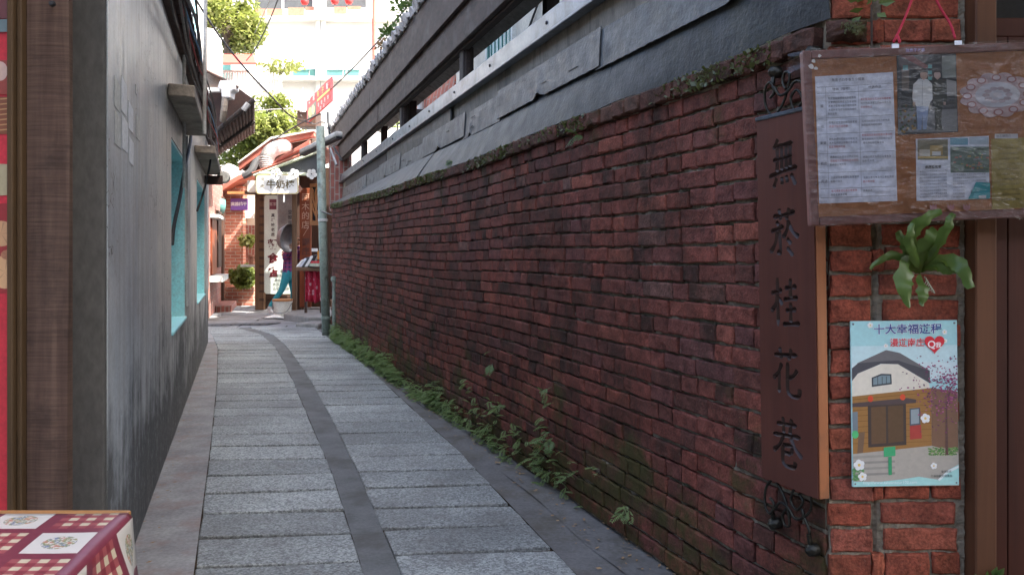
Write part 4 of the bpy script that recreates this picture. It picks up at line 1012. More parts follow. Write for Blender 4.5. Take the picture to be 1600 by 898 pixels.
f_([(594, 160), (611, 150), (628, 160), (628, 182), (611, 196), (596, 182)], (0.52, 0.35, 0.27)); f_([(592, 165), (594, 150), (611, 143), (628, 150), (630, 166), (624, 158), (600, 158)], (0.02, 0.018, 0.016))
f_([(652, 215), (660, 195), (700, 192), (718, 215), (720, 290), (712, 310), (704, 308), (706, 260), (698, 300), (690, 400), (700, 428), (664, 428), (662, 330), (655, 300)], (0.025, 0.035, 0.03)); f_([(659, 160), (674, 150), (690, 160), (690, 180), (675, 194), (660, 180)], (0.58, 0.42, 0.36)); f_([(657, 168), (659, 152), (674, 144), (690, 152), (692, 168), (686, 158), (663, 158)], (0.03, 0.02, 0.02)); f_([(702, 296), (714, 298), (712, 312), (702, 312)], (0.50, 0.36, 0.30))
pr.build('print', ph)
# lace doily
mb = MB(); cx, cy = nb(1560, 148); n = 72
def lr(k): an = 2 * math.pi * k / n; rr_ = 0.86 + 0.13 * abs(math.sin(an * 6)); return (cx + 0.100 * rr_ * math.cos(an), cy + 0.060 * rr_ * math.sin(an))
mb.prism([lr(k) for k in range(n)], 0.0008, 0.0014, NF); dl = mb.build('lace_doily', 'lace', NB)
pr = Print(NF, 0.0015, 0.00005)
for k in range(12):
    an = 2 * math.pi * k / 12; a, b = cx + 0.078 * math.cos(an), cy + 0.045 * math.sin(an)
    pr.ell(a, b, 0.013, 0.009, (0.40, 0.18, 0.17), 12); pr.ell(a, b, 0.009, 0.006, (0.62, 0.52, 0.54), 12)
pr.ell(cx, cy, 0.058, 0.033, (0.58, 0.58, 0.62), 24)
for k in range(10): an = 2 * math.pi * k / 10; pr.ell(cx + .030 * math.cos(an), cy + .017 * math.sin(an), .010, .005, (0.44, 0.36, 0.38), 10)
pr.ell(cx, cy, .012, .007, (0.62, 0.58, 0.6), 12)
pr.build('lace_pattern', dl)
# newspaper cutting, yellow leaflet
cp = sheet_on('newspaper_cutting', [(1432, 217), (1546, 212), (1546, 311), (1432, 314)], 'paper', 0.0014)
pr = Print(NF, 0.0015, 0.00005)
def g_(x0, y0, x1, y1, col): pr.poly([nb(1240 + x / 2.994, 60 + y / 2.994) for x, y in ((x0, y1), (x1, y1), (x1, y0), (x0, y0))], col)
g_(582, 472, 724, 568, (0.22, 0.20, 0.13)); g_(590, 520, 640, 555, (0.50, 0.46, 0.38)); g_(640, 500, 700, 545, (0.42, 0.30, 0.12)); g_(650, 528, 690, 548, (0.60, 0.60, 0.58)); g_(582, 552, 724, 560, (0.52, 0.36, 0.10))
g_(735, 465, 818, 498, (0.16, 0.40, 0.52)); g_(824, 462, 914, 496, (0.42, 0.52, 0.60)); g_(735, 506, 916, 628, (0.12, 0.18, 0.15))
for i in range(60):
    x, y = R.uniform(740, 900), R.uniform(512, 615); g_(x, y, x + R.uniform(6, 16), y + R.uniform(4, 10), R.choice([(0.42, 0.30, 0.10), (0.45, 0.16, 0.12), (0.14, 0.26, 0.12), (0.25, 0.28, 0.30), (0.10, 0.14, 0.10)]))
pr.poly([nb(1240 + x / 2.994, 60 + y / 2.994) for x, y in ((812, 752), (916, 748), (916, 676), (850, 672), (838, 700))], (0.05, 0.34, 0.38)); g_(862, 735, 896, 748, (0.7, 0.7, 0.7))
for r_ in range(9):
    for c0, c1 in ((582, 720), (738, 800 if r_ > 3 else 900)):
        a = (c0 + c1) / 2; pr.text(''.join(R.choice(GL) for _ in range(int((c1 - c0) / 9.5))), *nb(1240 + a / 2.994, 60 + (622 + r_ * 15) / 2.994), 0.0050, INK)
pr.text('南庄桂花巷', *nb(1240 + 650 / 2.994, 60 + 603 / 2.994), 0.0085, (0.05, 0.05, 0.05), 0.02)
pr.build('print', cp)
yl = sheet_on('yellow_leaflet', [(1550, 217), (1612, 214), (1612, 324), (1550, 327)], 'paper_yellow', 0.0012)
pr = Print(NF, 0.0013, 0.00005)
for r_ in range(11): pr.text(''.join(R.choice(GL) for _ in range(9)), *nb(1577 + R.uniform(-2, 2), 232 + r_ * 8), 0.0058, (0.16, 0.13, 0.05))
g_(944, 446, 1052, 468, (0.6, 0.6, 0.62)); pr.text('桂花釀簡介', *nb(1240 + 985 / 2.994, 60 + 457 / 2.994), 0.0075, INK); pr.build('print', yl)
# title strip and pink tulip marks on the frame, film with torn flap
pr = Print(NF, 0.0062, 0.00005); pr.text('無患子故事', *nb(1240 + 572 / 2.994, 60 + 56 / 2.994), 0.010, (0.46, 0.36, 0.62), 0.02)
for x in (648, 730, 804):
    a, b = nb(1240 + x / 2.994, 60 + 790 / 2.994); pr.poly([(a - .008, b + .009), (a - .009, b - .004), (a, b - .010), (a + .009, b - .004), (a + .008, b + .009), (a + .003, b + .002), (a, b + .009), (a - .003, b + .002)], (0.46, 0.20, 0.20))
pr.build('title_marks', NB)
mb = MB(); mb.grid(lambda i, j: NF.p(-0.006 + i * (NW + 0.012), -0.004 + j * (NH + 0.008), 0.0105 + 0.0022 * nz((i * 9, j * 6 + i * 3, 1)) + 0.0012 * nz((i * 26 - j * 9, j * 19, 5))), 90, 60)
mb.build('plastic_film', 'film', NB, smooth=True, recalc=False)
mb = MB(); mb.grid(lambda i, j: NF.p(-0.004 - i * 0.03, NH - 0.002 - j * 0.042 - i * 0.012 * j, 0.008 - i * 0.02 + 0.006 * math.sin(j * 7)), 6, 6); mb.build('film_flap', 'film', NB, smooth=True, recalc=False)
# torn white paper scraps stuck on the corner
pr = Print(NF, 0.0070, 0.00005)
for x, y, s_ in ((1272, 95, .007), (1281, 87, .006), (1268, 104, .009), (1275, 107, .006)):
    a, b = nb(x, y); pr.poly([(a + s_ * R.uniform(.5, 1) * math.cos(q * .9), b + s_ * R.uniform(.5, 1) * math.sin(q * .9)) for q in range(7)], (0.80, 0.76, 0.70))
pr.build('paper_scrap', NB)
for x, y in ((1398, 73), (1496, 68)):
    a, b = nb(x, y); mb = MB(); mb.box(a - .009, a + .009, b - .005, b + .006, 0.0115, 0.0135, NF); mb.build('label_clip', 'paper', NB)
mb = MB(); nail = at(1443, -62, 2.15)
a, b = nb(1396, 66); mb.tube([NF.p(a, b, 0.010), at(1408, 42, 2.10), at(1424, 2, 2.12), nail], 0.0035, 6, smooth=4)
a, b = nb(1492, 60); mb.tube([NF.p(a, b, 0.010), at(1484, 36, 2.10), at(1464, 2, 2.12), nail], 0.0035, 6, smooth=4)
a, b = nb(1402, 64); mb.tube([NF.p(a, b + 0.012, 0.012), NF.p(a + 0.003, b - 0.004, 0.016), NF.p(a + 0.001, b - 0.008, 0.014)], 0.0035, 6)
mb.build('hanging_string', 'string_red', NB, smooth=True)
mb = MB(); mb.lathe([(0, 0.02), (0.007, 0.02), (0.007, 0.016), (0.003, 0.016), (0.003, -0.05)], nail, (0, -1, 0), 8); mb.build('nail', 'bolt_metal', NB)

# ---- bird's nest fern growing from the pier
BF = thing('nest_fern', 'broad-leaved green fern growing from the brick pier under the notice board', 'fern', at(1437, 428, 2.16))
LV = [([(1437, 425), (1444, 398), (1453, 380), (1466, 363)], [4, 12, 18, 13], .10), ([(1432, 420), (1424, 398), (1414, 380), (1402, 361)], [4, 10, 9, 4], .06), ([(1433, 412), (1424, 378), (1438, 348), (1470, 330)], [4, 10, 11, 4], .15),
      ([(1441, 420), (1462, 390), (1478, 358), (1489, 334)], [3, 8, 9, 4], .15), ([(1434, 424), (1418, 405), (1388, 400), (1358, 420)], [3, 6, 7, 2], .06), ([(1434, 424), (1418, 412), (1412, 442), (1420, 481)], [4, 14, 15, 1], .09),
      ([(1436, 430), (1440, 440), (1442, 460), (1440, 478)], [4, 10, 10, 2], .06), ([(1441, 424), (1470, 406), (1500, 415), (1516, 450)], [4, 9, 12, 6], .08), ([(1440, 424), (1460, 416), (1480, 420), (1500, 424)], [3, 8, 9, 3], .05), ([(1436, 424), (1428, 400), (1420, 372), (1430, 345)], [3, 7, 8, 3], .14)]
for pts, wd, out in LV:
    ctr = []
    for k, (x, y) in enumerate(pts): f = k / 3; ctr.append(at(x, y, 2.165 - out * math.sin(min(1, f * 1.3) * 1.7) - 0.01 * f))
    cs = crom(ctr, 6); n = len(cs); ws = [interp(i / (n - 1), [(k / 3, wd[k]) for k in range(4)]) / FPX * 2.12 for i in range(n)]
    mb = MB()
    def lf(i, j, cs=cs, ws=ws, n=n):
        k = min(n - 1, int(round(j * (n - 1)))); tt = (cs[min(k + 1, n - 1)] - cs[max(k - 1, 0)]).normalized(); side = tt.cross(V((0, 1, 0.2))).normalized(); up = side.cross(tt)
        s_ = (i - 0.5) * 2
        return cs[k] + side * (s_ * ws[k] * (1 + 0.13 * math.sin(k * 2.1 + s_ * 2) + 0.07 * math.sin(k * 5.3 - s_))) + up * (-(1 - abs(s_)) * 0.004 + 0.004 * math.sin(k * 1.3) * abs(s_)) * (1 if up.y > 0 else -1)
    mb.grid(lf, 4, n - 1); lo = mb.build('leaf', 'nest_leaf', BF, smooth=True, recalc=False)
    mb = MB(); mb.tube([c - V((0, 0.002, 0)) for c in cs], 0.0012, 5); mb.build('midrib', 'weed_leaf', lo)
mb = MB()
for q in range(7): mb.tube([at(1444, 432, 2.15), at(1448 + q * 2, 438 + q * 3, 2.13), at(1440 + q * 3, 450 + q, 2.14)], 0.0012, 5, smooth=3)
mb.build('root', 'trim_green', BF)
# little plant at the foot of the door, and creeper at the pier top
for nm_, lab, px, py, Y, n, r_ in (('small_weed', 'small green weed at the foot of the dark wooden door', 1550, 916, 2.14, 40, 0.035), ('creeper', 'small creeper with dark leaves at the top of the pier', 1362, 8, 2.14, 26, 0.05)):
    p = at(px, py, Y); th = thing(nm_, lab, 'plant', p); mb = MB(); leaf_spray(mb, p, n, r_, 0.035, 0.012); mb.build('foliage', 'weed_leaf', th, recalc=False)
    mb = MB(); mb.tube([p - V((0, 0, 0.12)), p], 0.003, 5); mb.build('stem', 'bark', th)
# lichen boss on the pier top corner
p = at(1330, 45, 2.13); th = thing('mossy_stone', 'rough mossy stone end of the coping at the pier corner', 'stone', p)
mb = MB(); mb.grid(lambda i, j: p + V((lerp(-0.055, 0.055, i), 0.03 - 0.04 * math.sin(i * math.pi) * math.sin(j * math.pi) ** .5 - 0.01 * nz((i * 6, j * 6, 1)), lerp(-0.028, 0.03, j) + 0.008 * nz((i * 4, 2, 0)))), 22, 16); mb.build('stone', 'cope_brick', th, smooth=True, recalc=False)
mb = MB()
for i in range(130): q = p + V((R.gauss(-0.0, 0.014), -0.014 + R.uniform(-.003, .003), R.gauss(0.0, 0.008))); d = V((R.uniform(-1, 1), R.uniform(-.3, .3), R.uniform(-1, 1))) * .004; e = V((R.uniform(-1, 1), R.uniform(-.3, .3), R.uniform(-1, 1))) * .004; mb.face([q - d, q + e, q + d, q - e])
o = mb.build('lichen', 'moss_leaf', th, recalc=False); o['kind'] = 'stuff'

# ================================================================== FERNS ALONG THE WALL FOOT
def frond(mb, o, d, L, rng, n=11):
    d = V(d).normalized(); side = d.cross(V((0, 0, 1)))
    if side.length < 0.1: side = V((0, 1, 0))
    side.normalize(); up = side.cross(d)
    pts = []; p = V(o); dd = d.copy()
    for i in range(n + 1): pts.append(p.copy()); p = p + dd * (L / n); dd = (dd + V((0, 0, -0.11))).normalized()
    for i in range(1, n):
        f = i / n; w_ = L * 0.34 * math.sin(math.pi * min(1, (0.12 + 0.88 * (1 - f)))) * (1 - f * .45); t_ = (pts[i + 1] - pts[i - 1]).normalized()
        for s_ in (-1, 1):
            a = side * s_; tip = pts[i] + a * w_ + t_ * w_ * 0.35 - V((0, 0, w_ * .25)); b = t_ * (L / n * 0.44)
            mb.face([pts[i] - b * .6, pts[i] + a * w_ * .5 - b + t_ * w_ * .15, tip, pts[i] + a * w_ * .5 + b + t_ * w_ * .15]) if rng.random() > .06 else None
mb = MB(); rf = random.Random(21)
def ferns_at(mb, s, h, n, L, spread=0.05):
    for k in range(n):
        o_ = WALL.p(s + rf.gauss(0, spread), max(0.0, h + rf.gauss(0, 0.03)), 0.006); d = WALL.n * rf.uniform(0.3, 1.0) + WALL.u * rf.gauss(0, 0.7) + V((0, 0, rf.uniform(-0.3, 0.9)))
        frond(mb, o_, d, L * rf.uniform(0.6, 1.25), rf)
for i in range(620):
    s = rf.uniform(1.5, WLEN - 0.3); dens = 0.55 + 0.9 * nz((s * 1.1, 3, 0)) + (0.3 if 2.0 < s < 3.2 else 0) + (0.25 if s > 5 else 0)
    if rf.random() > dens: continue
    hm = 0.34 if s < 3.4 else 0.15
    if s < 3.4 and rf.random() < 0.55: continue
    if s > 4.5 and rf.random() < 0.15: continue
    h = abs(rf.gauss(0, 0.5)) * hm
    ferns_at(mb, s, h, rf.randint(3, 7), 0.070 if s < 4 else 0.105)
o = mb.build('wall_ferns', 'fern_leaf', recalc=False); tag(o, 'thick green ferns growing along the foot of the brick wall', 'ferns', kind='stuff')
for (px, py, n, L, lab) in ((980, 795, 9, 0.075, 'low fern clump at the wall foot nearest the viewer'), (935, 735, 5, 0.05, 'small single fern in a brick joint near the wall foot'), (770, 570, 5, 0.09, 'highest small fern growing out of the middle of the wall'), (860, 690, 12, 0.11, 'large bushy fern overhanging the gutter edge')):
    k = (px - 800) / FPX; Y = 1.704 / (k + SL); s = (Y - 2.2) * WL; h = CAMH - (py - HZ) / FPX * Y
    th = thing('fern', lab, 'fern', WALL.p(s, h, 0), 'single ferns on the brick wall'); mb = MB(); ferns_at(mb, s, h, n, L, 0.015); o = mb.build('frond_cluster', 'fern_leaf', th, recalc=False); o['kind'] = 'stuff'
    mb = MB(); mb.lathe([(0.012, 0), (0.01, 0.01), (0, 0.014)], WALL.p(s, h, -0.004), WALL.n, 8); mb.build('crown', 'bark', th)
for (px, py) in ((718, 252), (918, 212)):
    k = (px - 800) / FPX; Y = 1.704 / (k + SL); s = (Y - 2.2) * WL; h = CAMH - (py - HZ) / FPX * Y
    p = WALL.p(s, h, 0.05); th = thing('fern', 'tiny pale fern hanging under the coping ' + ('above the middle of the wall' if px < 800 else 'nearer the carved sign'), 'fern', p, 'single ferns on the brick wall'); mb = MB()
    for q in range(6): frond(mb, p, WALL.n * .5 + WALL.u * rf.gauss(0, .6) + V((0, 0, rf.uniform(-.6, .4))), 0.08, rf, 8)
    o = mb.build('frond_cluster', 'weed_leaf', th, recalc=False); o['kind'] = 'stuff'
# leaf litter and grit in the gutter
mb = MB()
for i in range(520):
    Y = rf.uniform(2.6, 11); x = lerp(interp(Y, E_RIGHT), wallx(Y), min(1.0, abs(rf.gauss(0.75, 0.25)))); z = 0.010 + rf.uniform(0, .006)
    q = rf.uniform(0.004, 0.016); an = rf.uniform(0, 6.3); d = V((math.cos(an), math.sin(an), rf.uniform(-.3, .3))) * q; e = V((-math.sin(an), math.cos(an), rf.uniform(-.3, .3))) * q * .5; p = V((x, Y, z))
    mb.face([p - d, p + e, p + d, p - e])
for i in range(90):
    Y = rf.uniform(2.8, 9); x = lerp(leftx(Y), interp(Y, E_LEFT), rf.uniform(0.0, 0.5)); q = rf.uniform(0.004, 0.014); an = rf.uniform(0, 6.3); d = V((math.cos(an), math.sin(an), .1)) * q; e = V((-math.sin(an), math.cos(an), .1)) * q * .5; p = V((x, Y, 0.018)); mb.face([p - d, p + e, p + d, p - e])
tag(mb.build('leaf_litter', 'litter', recalc=False), 'dry leaf litter scattered along both edges of the alley', 'litter', kind='stuff')
# ================================================================== LEFT HOUSE
LH = thing('plaster_house', 'grey plastered house with turquoise windows along the left of the alley', 'house', LEFT.p(6.5 * LL, 0, -1))
def ly(Y): return Y * LL
YW = [(4.9, 6.14), (7.7, 9.35)]; Z0, Z1, ZT = 0.66, 1.88, 2.54
mb = MB()
ys = [2.57, 4.9, 6.14, 7.7, 9.35, 10.25]
for i in range(5):
    if i in (1, 3): mb.box(ly(ys[i]), ly(ys[i + 1]), -0.1, Z0, -0.28, 0, LEFT); mb.box(ly(ys[i]), ly(ys[i + 1]), Z1, ZT, -0.28, 0, LEFT)
    else: mb.box(ly(ys[i]), ly(ys[i + 1]), -0.1, ZT, -0.28, 0, LEFT)
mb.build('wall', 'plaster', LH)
mb = MB(); mb.box(ly(2.57) - 0.035, ly(2.57) - 0.001, -0.1, 2.9, -0.9, -0.002, LEFT); mb.build('end_wall', 'grey_render', LH, bevel=0.008, seg=2)
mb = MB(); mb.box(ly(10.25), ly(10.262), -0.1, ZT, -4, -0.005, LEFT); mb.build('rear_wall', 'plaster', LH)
for i, (y0, y1) in enumerate(YW):
    a0, a1 = ly(y0), ly(y1)
    mb = MB(); mb.box(a0 + .001, a1 - .001, Z0 + .001, Z1 - .001, -0.16, -0.13, LEFT); wn = mb.build('window', 'turquoise', LH)
    for (p0, p1, q0, q1) in ((a0 + .001, a0 + .02, Z0 + .001, Z1 - .001), (a1 - .02, a1 - .001, Z0 + .001, Z1 - .001), (a0 + .0205, a1 - .0205, Z1 - .02, Z1 - .001)):
        mb = MB(); mb.box(p0, p1, q0, q1, -0.129, -0.006, LEFT); mb.build('reveal', 'turquoise', wn)
    mb = MB(); mb.box(a0 + .0205, a1 - .0205, Z0 + .001, Z0 + .022, -0.129, 0.012, LEFT); mb.build('sill', 'turquoise', wn, bevel=0.004)
    for k in range(1, 3): x = lerp(a0, a1, k / 3); mb = MB(); mb.box(x - .018, x + .018, Z0 + .0225, Z1 - .0205, -0.129, -0.105, LEFT); mb.build('mullion', 'turquoise', wn)
    # concrete rain hood
    b0, b1 = (ly(4.6), ly(6.2)) if i == 0 else (ly(7.3), ly(9.5))
    mb = MB(); mb.box(b0, b1, 2.075, 2.145, 0.001, 0.15 + 0.03 * i, LEFT, 0, 0.004); mb.build('rain_hood', 'awning_concrete', LH, bevel=0.006)
# white weathered strip between windows
mb = MB(); mb.box(ly(6.2), ly(6.55), 0.75, 2.07, 0.0015, 0.012, LEFT); mb.build('painted_pilaster', 'pale_trim', LH)
mb = MB(); mb.box(ly(9.55), ly(10.2), 0.7, 2.5, 0.0015, 0.010, LEFT); mb.build('painted_pilaster', 'pale_trim', LH)
# paper remnants stuck on the plaster
def lw(px, py):
    k = (px - 800) / FPX; Y = -0.43 / (k + 0.338); return ly(Y), CAMH - (py - HZ) / FPX * Y
for (x0, x1, y0, y1) in ((189, 197.5, 118, 172), (190, 199, 178, 231), (200, 207.5, 157, 200), (201, 208, 212, 253), (178, 187, 118, 165), (178.5, 187.5, 172, 224), (212, 218, 178, 214), (211, 213, 132, 145)):
    A = lw(x0, y0); B = lw(x1, y1 - 0); mb = MB()
    h0, h1 = lw(x0, y1)[1], A[1]; pale = x0 < 188 or x0 > 208
    mb.prism([(A[0], h0), (B[0], h0 - .004), (B[0], h1 - 0.012), (A[0], h1)], 0.0012, 0.0022, LEFT)
    mb.build('paper_remnant', 'pale_trim' if pale else 'white_paint', LH)
# eave, planked underside, roof
mb = MB(); mb.box(ly(2.3), ly(10.4), 2.545, 2.60, -0.5, 0.04, LEFT); mb.build('eave', 'eave_board', LH)
for k in range(42):
    a = lerp(ly(2.3), ly(10.4), k / 42); mb = MB(); mb.box(a + .004, a + .185, 2.60, 2.635, -0.4, 0.07 + 0.01 * (k % 3), LEFT, 0, 0.003); mb.build('eave_plank', 'eave_board', LH)
mb = MB(); mb.grid(lambda i, j: LEFT.p(lerp(ly(2.2), ly(10.5), i), 2.66 + j * 1.7 + 0.018 * math.sin(i * 260), 0.11 - j * 4.0), 260, 2); mb.build('roof', 'rust', LH, solid=0.01, recalc=False)
mb = MB(); mb.grid(lambda i, j: V((lerp(-6, -1.15, i), lerp(2.3, 0.3, j), lerp(2.95, 2.7, j))), 4, 4); mb.build('unseen_street_awning', 'rust', LH, solid=0.01, recalc=False)  # awning out of view, added to keep the left post dark
# services: pipe and cables clipped under the eave, black hose
p0 = LEFT.p(ly(5.55), 0, 0.03)
mb = MB(); mb.tube([V((p0.x, p0.y, 1.62)), V((p0.x, p0.y, 2.54))], 0.012, 8); mb.tube([LEFT.p(ly(5.55), 2.0, 0.16), LEFT.p(ly(5.55), 3.2, 0.17)], 0.013, 8); tag(mb.build('conduit_pipe', 'pipe_white'), 'thin pale conduit pipe rising past the nearer turquoise window', 'pipe')
for k, (m_, r_, dz_, c_, lab) in enumerate((('cable', .010, .0, .155, 'thick black cable'), ('cable_grey', .008, -.05, .165, 'pale grey cable'), ('cable', .006, -.09, .15, 'thin black cable'), ('cable_red', .006, -.03, .185, 'red cable'), ('cable_blue', .007, .03, .18, 'blue cable'), ('cable_grey', .011, .05, .19, 'thick grey cable'), ('cable', .007, .09, .20, 'topmost black cable'))):
    P4 = [LEFT.p(ly(lerp(3.2, 10.6, q / 10)), 2.50 + dz_ + 0.035 * math.sin(q * 2.1 + k * 1.7) - 0.02 * (q % 2), c_ - 0.06 + 0.02 * math.sin(q * 1.3 + k)) for q in range(11)]
    mb = MB(); mb.tube(P4, r_, 6, smooth=4); tag(mb.build('service_cable', m_), lab + ' clipped under the left eave', 'cable', 'cables under the left eave')
mb = MB(); mb.tube([at(300, 190, 6.6), at(297, 225, 6.3), at(289, 262, 5.9), at(281, 310, 5.5), at(272, 352, 5.25), at(269, 382, 5.15)], 0.012, 7, smooth=5); tag(mb.build('hose', 'cable'), 'black hose hanging across the nearer turquoise window', 'hose')
mb = MB(); mb.tube([at(331, 232, 8.0), at(327, 262, 7.8), at(318, 300, 7.7), at(308, 330, 7.6)], 0.010, 7, smooth=5); tag(mb.build('hose', 'cable'), 'thin dark wire hanging beside the farther turquoise window', 'wire')
p = LEFT.p(ly(9.3), 2.04, 0.21); th = thing('round_vent', 'round cream vent cover beside the farther rain hood', 'vent', p)
mb = MB(); mb.lathe([(0.0, .04), (0.06, .04), (0.075, .02), (0.075, -.05), (0.05, -.07)], p, (0.3, -0.95, 0), 16); mb.build('cover', 'plastic_white', th)
mb = MB(); mb.box(ly(9.3) - .05, ly(9.3) + .05, 1.95, 2.05, 0.0, 0.2, LEFT); mb.build('bracket', 'rust', th)

# ---- timber post, trim and red banner at the left edge
p = V((-1.24, 2.16, 0)); 
tp = thing('timber_post', 'rough sawn brown timber post at the left edge', 'post', p)
mb = MB(); mb.grid(lambda i, j: V((lerp(-1.286, -1.176 - 0.004 * math.sin(j * 9), i), 2.12 - 0.006 * math.sin(i * 3.1) - 0.002 * nz((i * 6, j * 40, 0)), lerp(-0.05, 2.9, j))), 8, 60)
mb.box(-1.286, -1.178, 2.122, 2.145, -0.05, 2.9); mb.build('post', 'sawn_timber', tp)
mb = MB(); mb.lathe([(0, .012), (.006, .011), (.009, .002)], at(83, 7, 2.10), (0, -1, 0), 8); mb.build('nail', 'bolt_metal', tp)
tr = MB(); tr.box(-1.318, -1.302, 2.085, 2.16, -0.05, 2.9); tr.box(-1.3015, -1.288, 2.10, 2.16, -0.05, 2.9); tag(tr.build('timber_trim', 'trim_timber', bevel=0.003), 'narrow yellow-brown timber trim beside the red banner', 'trim')
bn = thing('food_banner', 'red food banner with pictures of steamed buns at the left edge', 'banner', (-1.5, 2.13, 0))
BFm = Fr((-1.72, 2.135, 0.0), (1, 0, 0), (0, 0, 1), (0, -1, 0))
mb = MB(); mb.box(0, 0.41, 0.05, 2.6, -0.006, 0, BFm); mb.build('cloth', 'banner_red', bn)
pr = Print(BFm, 0.0006, 0.0002)
def bz(py): return CAMH - (py - HZ) / FPX * 2.135
def bx_(px): return (px - 800) / FPX * 2.135 + 1.72
pr.rect(0.02, 0.405, bz(458), bz(318), (0.28, 0.035, 0.04))
for (x, y, rx, ry, c) in ((2, 365, 22, 20, (0.50, 0.30, 0.17)), (8, 425, 24, 26, (0.58, 0.36, 0.20)), (-30, 400, 30, 28, (0.52, 0.32, 0.18)), (-24, 362, 22, 16, (0.55, 0.36, 0.22)), (14, 398, 12, 8, (0.36, 0.17, 0.10))):
    pr.ell(bx_(x), bz(y), rx / FPX * 2.135, ry / FPX * 2.135, c, 20)
    for k in range(5): pr.poly([(bx_(x), bz(y)), (bx_(x) + rx * .0015 * math.cos(k * 1.3), bz(y) + ry * .0015 * math.sin(k * 1.3)), (bx_(x) + rx * .0015 * math.cos(k * 1.3 + .14), bz(y) + ry * .0015 * math.sin(k * 1.3 + .14))], tuple(q * .72 for q in c))
pr.poly([(0.02, bz(318)), (0.405, bz(304)), (0.405, bz(258)), (0.02, bz(244))], (0.38, 0.34, 0.22))
pr.rect(0.02, 0.405, bz(210), bz(152), (0.20, 0.07, 0.035))
for k in range(7): pr.poly([(0.30, bz(208 - k * 8)), (0.40, bz(202 - k * 8)), (0.40, bz(200 - k * 8)), (0.30, bz(206 - k * 8))], (0.42, 0.24, 0.11))
pr.rect(0.02, 0.405, bz(148), bz(95), (0.26, 0.05, 0.035)); pr.ell(bx_(2), bz(112), 0.02, 0.026, (0.50, 0.36, 0.32)); pr.ell(bx_(-20), bz(120), 0.03, 0.026, (0.40, 0.22, 0.12))
pr.poly([(0.2, bz(56)), (0.405, bz(50)), (0.405, bz(30)), (0.2, bz(36))], (0.12, 0.17, 0.19)); pr.rect(0.02, 0.405, bz(30), bz(-30), (0.12, 0.03, 0.03))
pr.build('print', bn)
mb = MB(); mb.lathe([(0, .004), (.004, .003), (.005, 0)], BFm.p(bx_(15), bz(470), 0), BFm.n, 8); mb.build('stud', 'bolt_metal', bn)

# ---- street table with oilcloth at the lower left
TB = thing('street_table', 'wooden street table at the lower left corner', 'table', (-0.98, 1.02, 0))
mb = MB(); mb.prism([(-1.36, 0.62), (-0.54, 0.62), (-0.652, 1.372), (-1.36, 1.372)], 0.715, 0.745); mb.build('tabletop', 'table_wood', TB, bevel=0.004, seg=2)
for x in (-1.32, -0.70):
    for y in (0.67, 1.32): mb = MB(); mb.box(x - .022, x + .022, y - .022, y + .022, 0, 0.714); mb.build('leg', 'table_wood', TB, bevel=0.003)
mb = MB(); mb.box(-1.3, -0.70, 1.30, 1.325, 0.64, 0.714); mb.build('apron', 'table_wood', TB)
mb = MB()
XR = -0.640
def cloth(i, j):
    # i across (left edge to right edge and down the side), j along depth
    y = lerp(0.60, 1.348 - 0.012 * math.sin(i * 4), j); L = i * (0.72 + 0.30)
    if L < 0.70: x, z = -1.355 + L, 0.7500 + 0.0035 * nz((L * 7, y * 7, 2))
    elif L < 0.716: q = (L - 0.70) / 0.016 * H; x, z = XR - 0.020 + 0.010 * math.sin(q) + 0.01, 0.7485 - 0.010 * (1 - math.cos(q))
    else: d = L - 0.716; fold = 0.020 * math.sin(y * 27 + d * 4 + 1.2 * math.sin(y * 9)) * min(1, d * 7); x, z = XR + fold + d * 0.13 + 0.05 * d * max(0, (j - .8) * 5), 0.7385 - d
    return V((x + (1.36 - y) * 0.15, y + (0.03 * max(0, L - .74) * 3 * j), z))
mb.grid(cloth, 90, 50)
n_ = 91
for fi, f in enumerate(mb.f):
    i, j = fi % 90, fi // 90; g_uv = lambda a, b: (a / 90 * 1.02 + 0.035, lerp(0.60, 1.348, b / 50))
    mb.uv[fi] = [g_uv(i, j), g_uv(i + 1, j), g_uv(i + 1, j + 1), g_uv(i, j + 1)]
tag(mb.build('tablecloth', 'tablecloth', smooth=True, recalc=False, solid=0.0012), 'plum checked oilcloth with cream posy squares on the street table', 'tablecloth')

oh = thing('unseen_opposite_house', 'unseen row of street houses added opposite the alley mouth to cut skylight', 'house', (0, -5, 0))  # stands behind the camera, added to dim skylight on the foreground
mb = MB(); mb.box(-14, 14, -9, -4.6, 0, 3.6); mb.build('wall', 'stained_concrete', oh); mb = MB(); mb.grid(lambda i, j: V((lerp(-14, 14, i), lerp(-4.6, -2.6, j), lerp(3.1, 2.7, j))), 6, 2); mb.build('awning', 'rust', oh, solid=.02, recalc=False)
mb = MB()
for k in range(9): mb = MB(); mb.box(-12.5 + k * 3, -11 + k * 3, -4.6, -4.55, 0.9, 2.3); mb.build('window', 'window_glass', oh)
# ================================================================== SHOP AT THE END OF THE LANE
def facing(px, py, Y): return Fr(at(px, py, Y), (1, 0, 0), (0, 0, 1), (0, -1, 0))
def pxm(n, Y): return n / FPX * Y
SH = thing('food_shop', 'small timber food shop with red roof at the end of the alley', 'shop', at(450, 480, 15.5) * 1.0)
def poly_at(pts, Y, d=0.06): 
    fr = Fr((0, Y, 0), (1, 0, 0), (0, 0, 1), (0, -1, 0)); mb = MB(); P3 = [at(x, y, Y) for x, y in pts]; mb.prism([(p.x, p.z) for p in P3], -d, 0, fr); return mb
def rect_at(x0, x1, y0, y1, Y, d=0.06): return poly_at([(x0, y1), (x1, y1), (x1, y0), (x0, y0)], Y, d)
rect_at(398, 412, 262, 484, 15.75, 0.15).build('post', 'shop_wood', SH, bevel=0.01)
for k in range(13): y = 310 + k * 13; rect_at(405, 412, y, y + 4, 15.74, 0.03).build('post_notch', 'shop_wood_dark', SH)
rect_at(412, 470, 296, 481, 16.0, 0.1).build('wall', 'shop_wood_dark', SH)
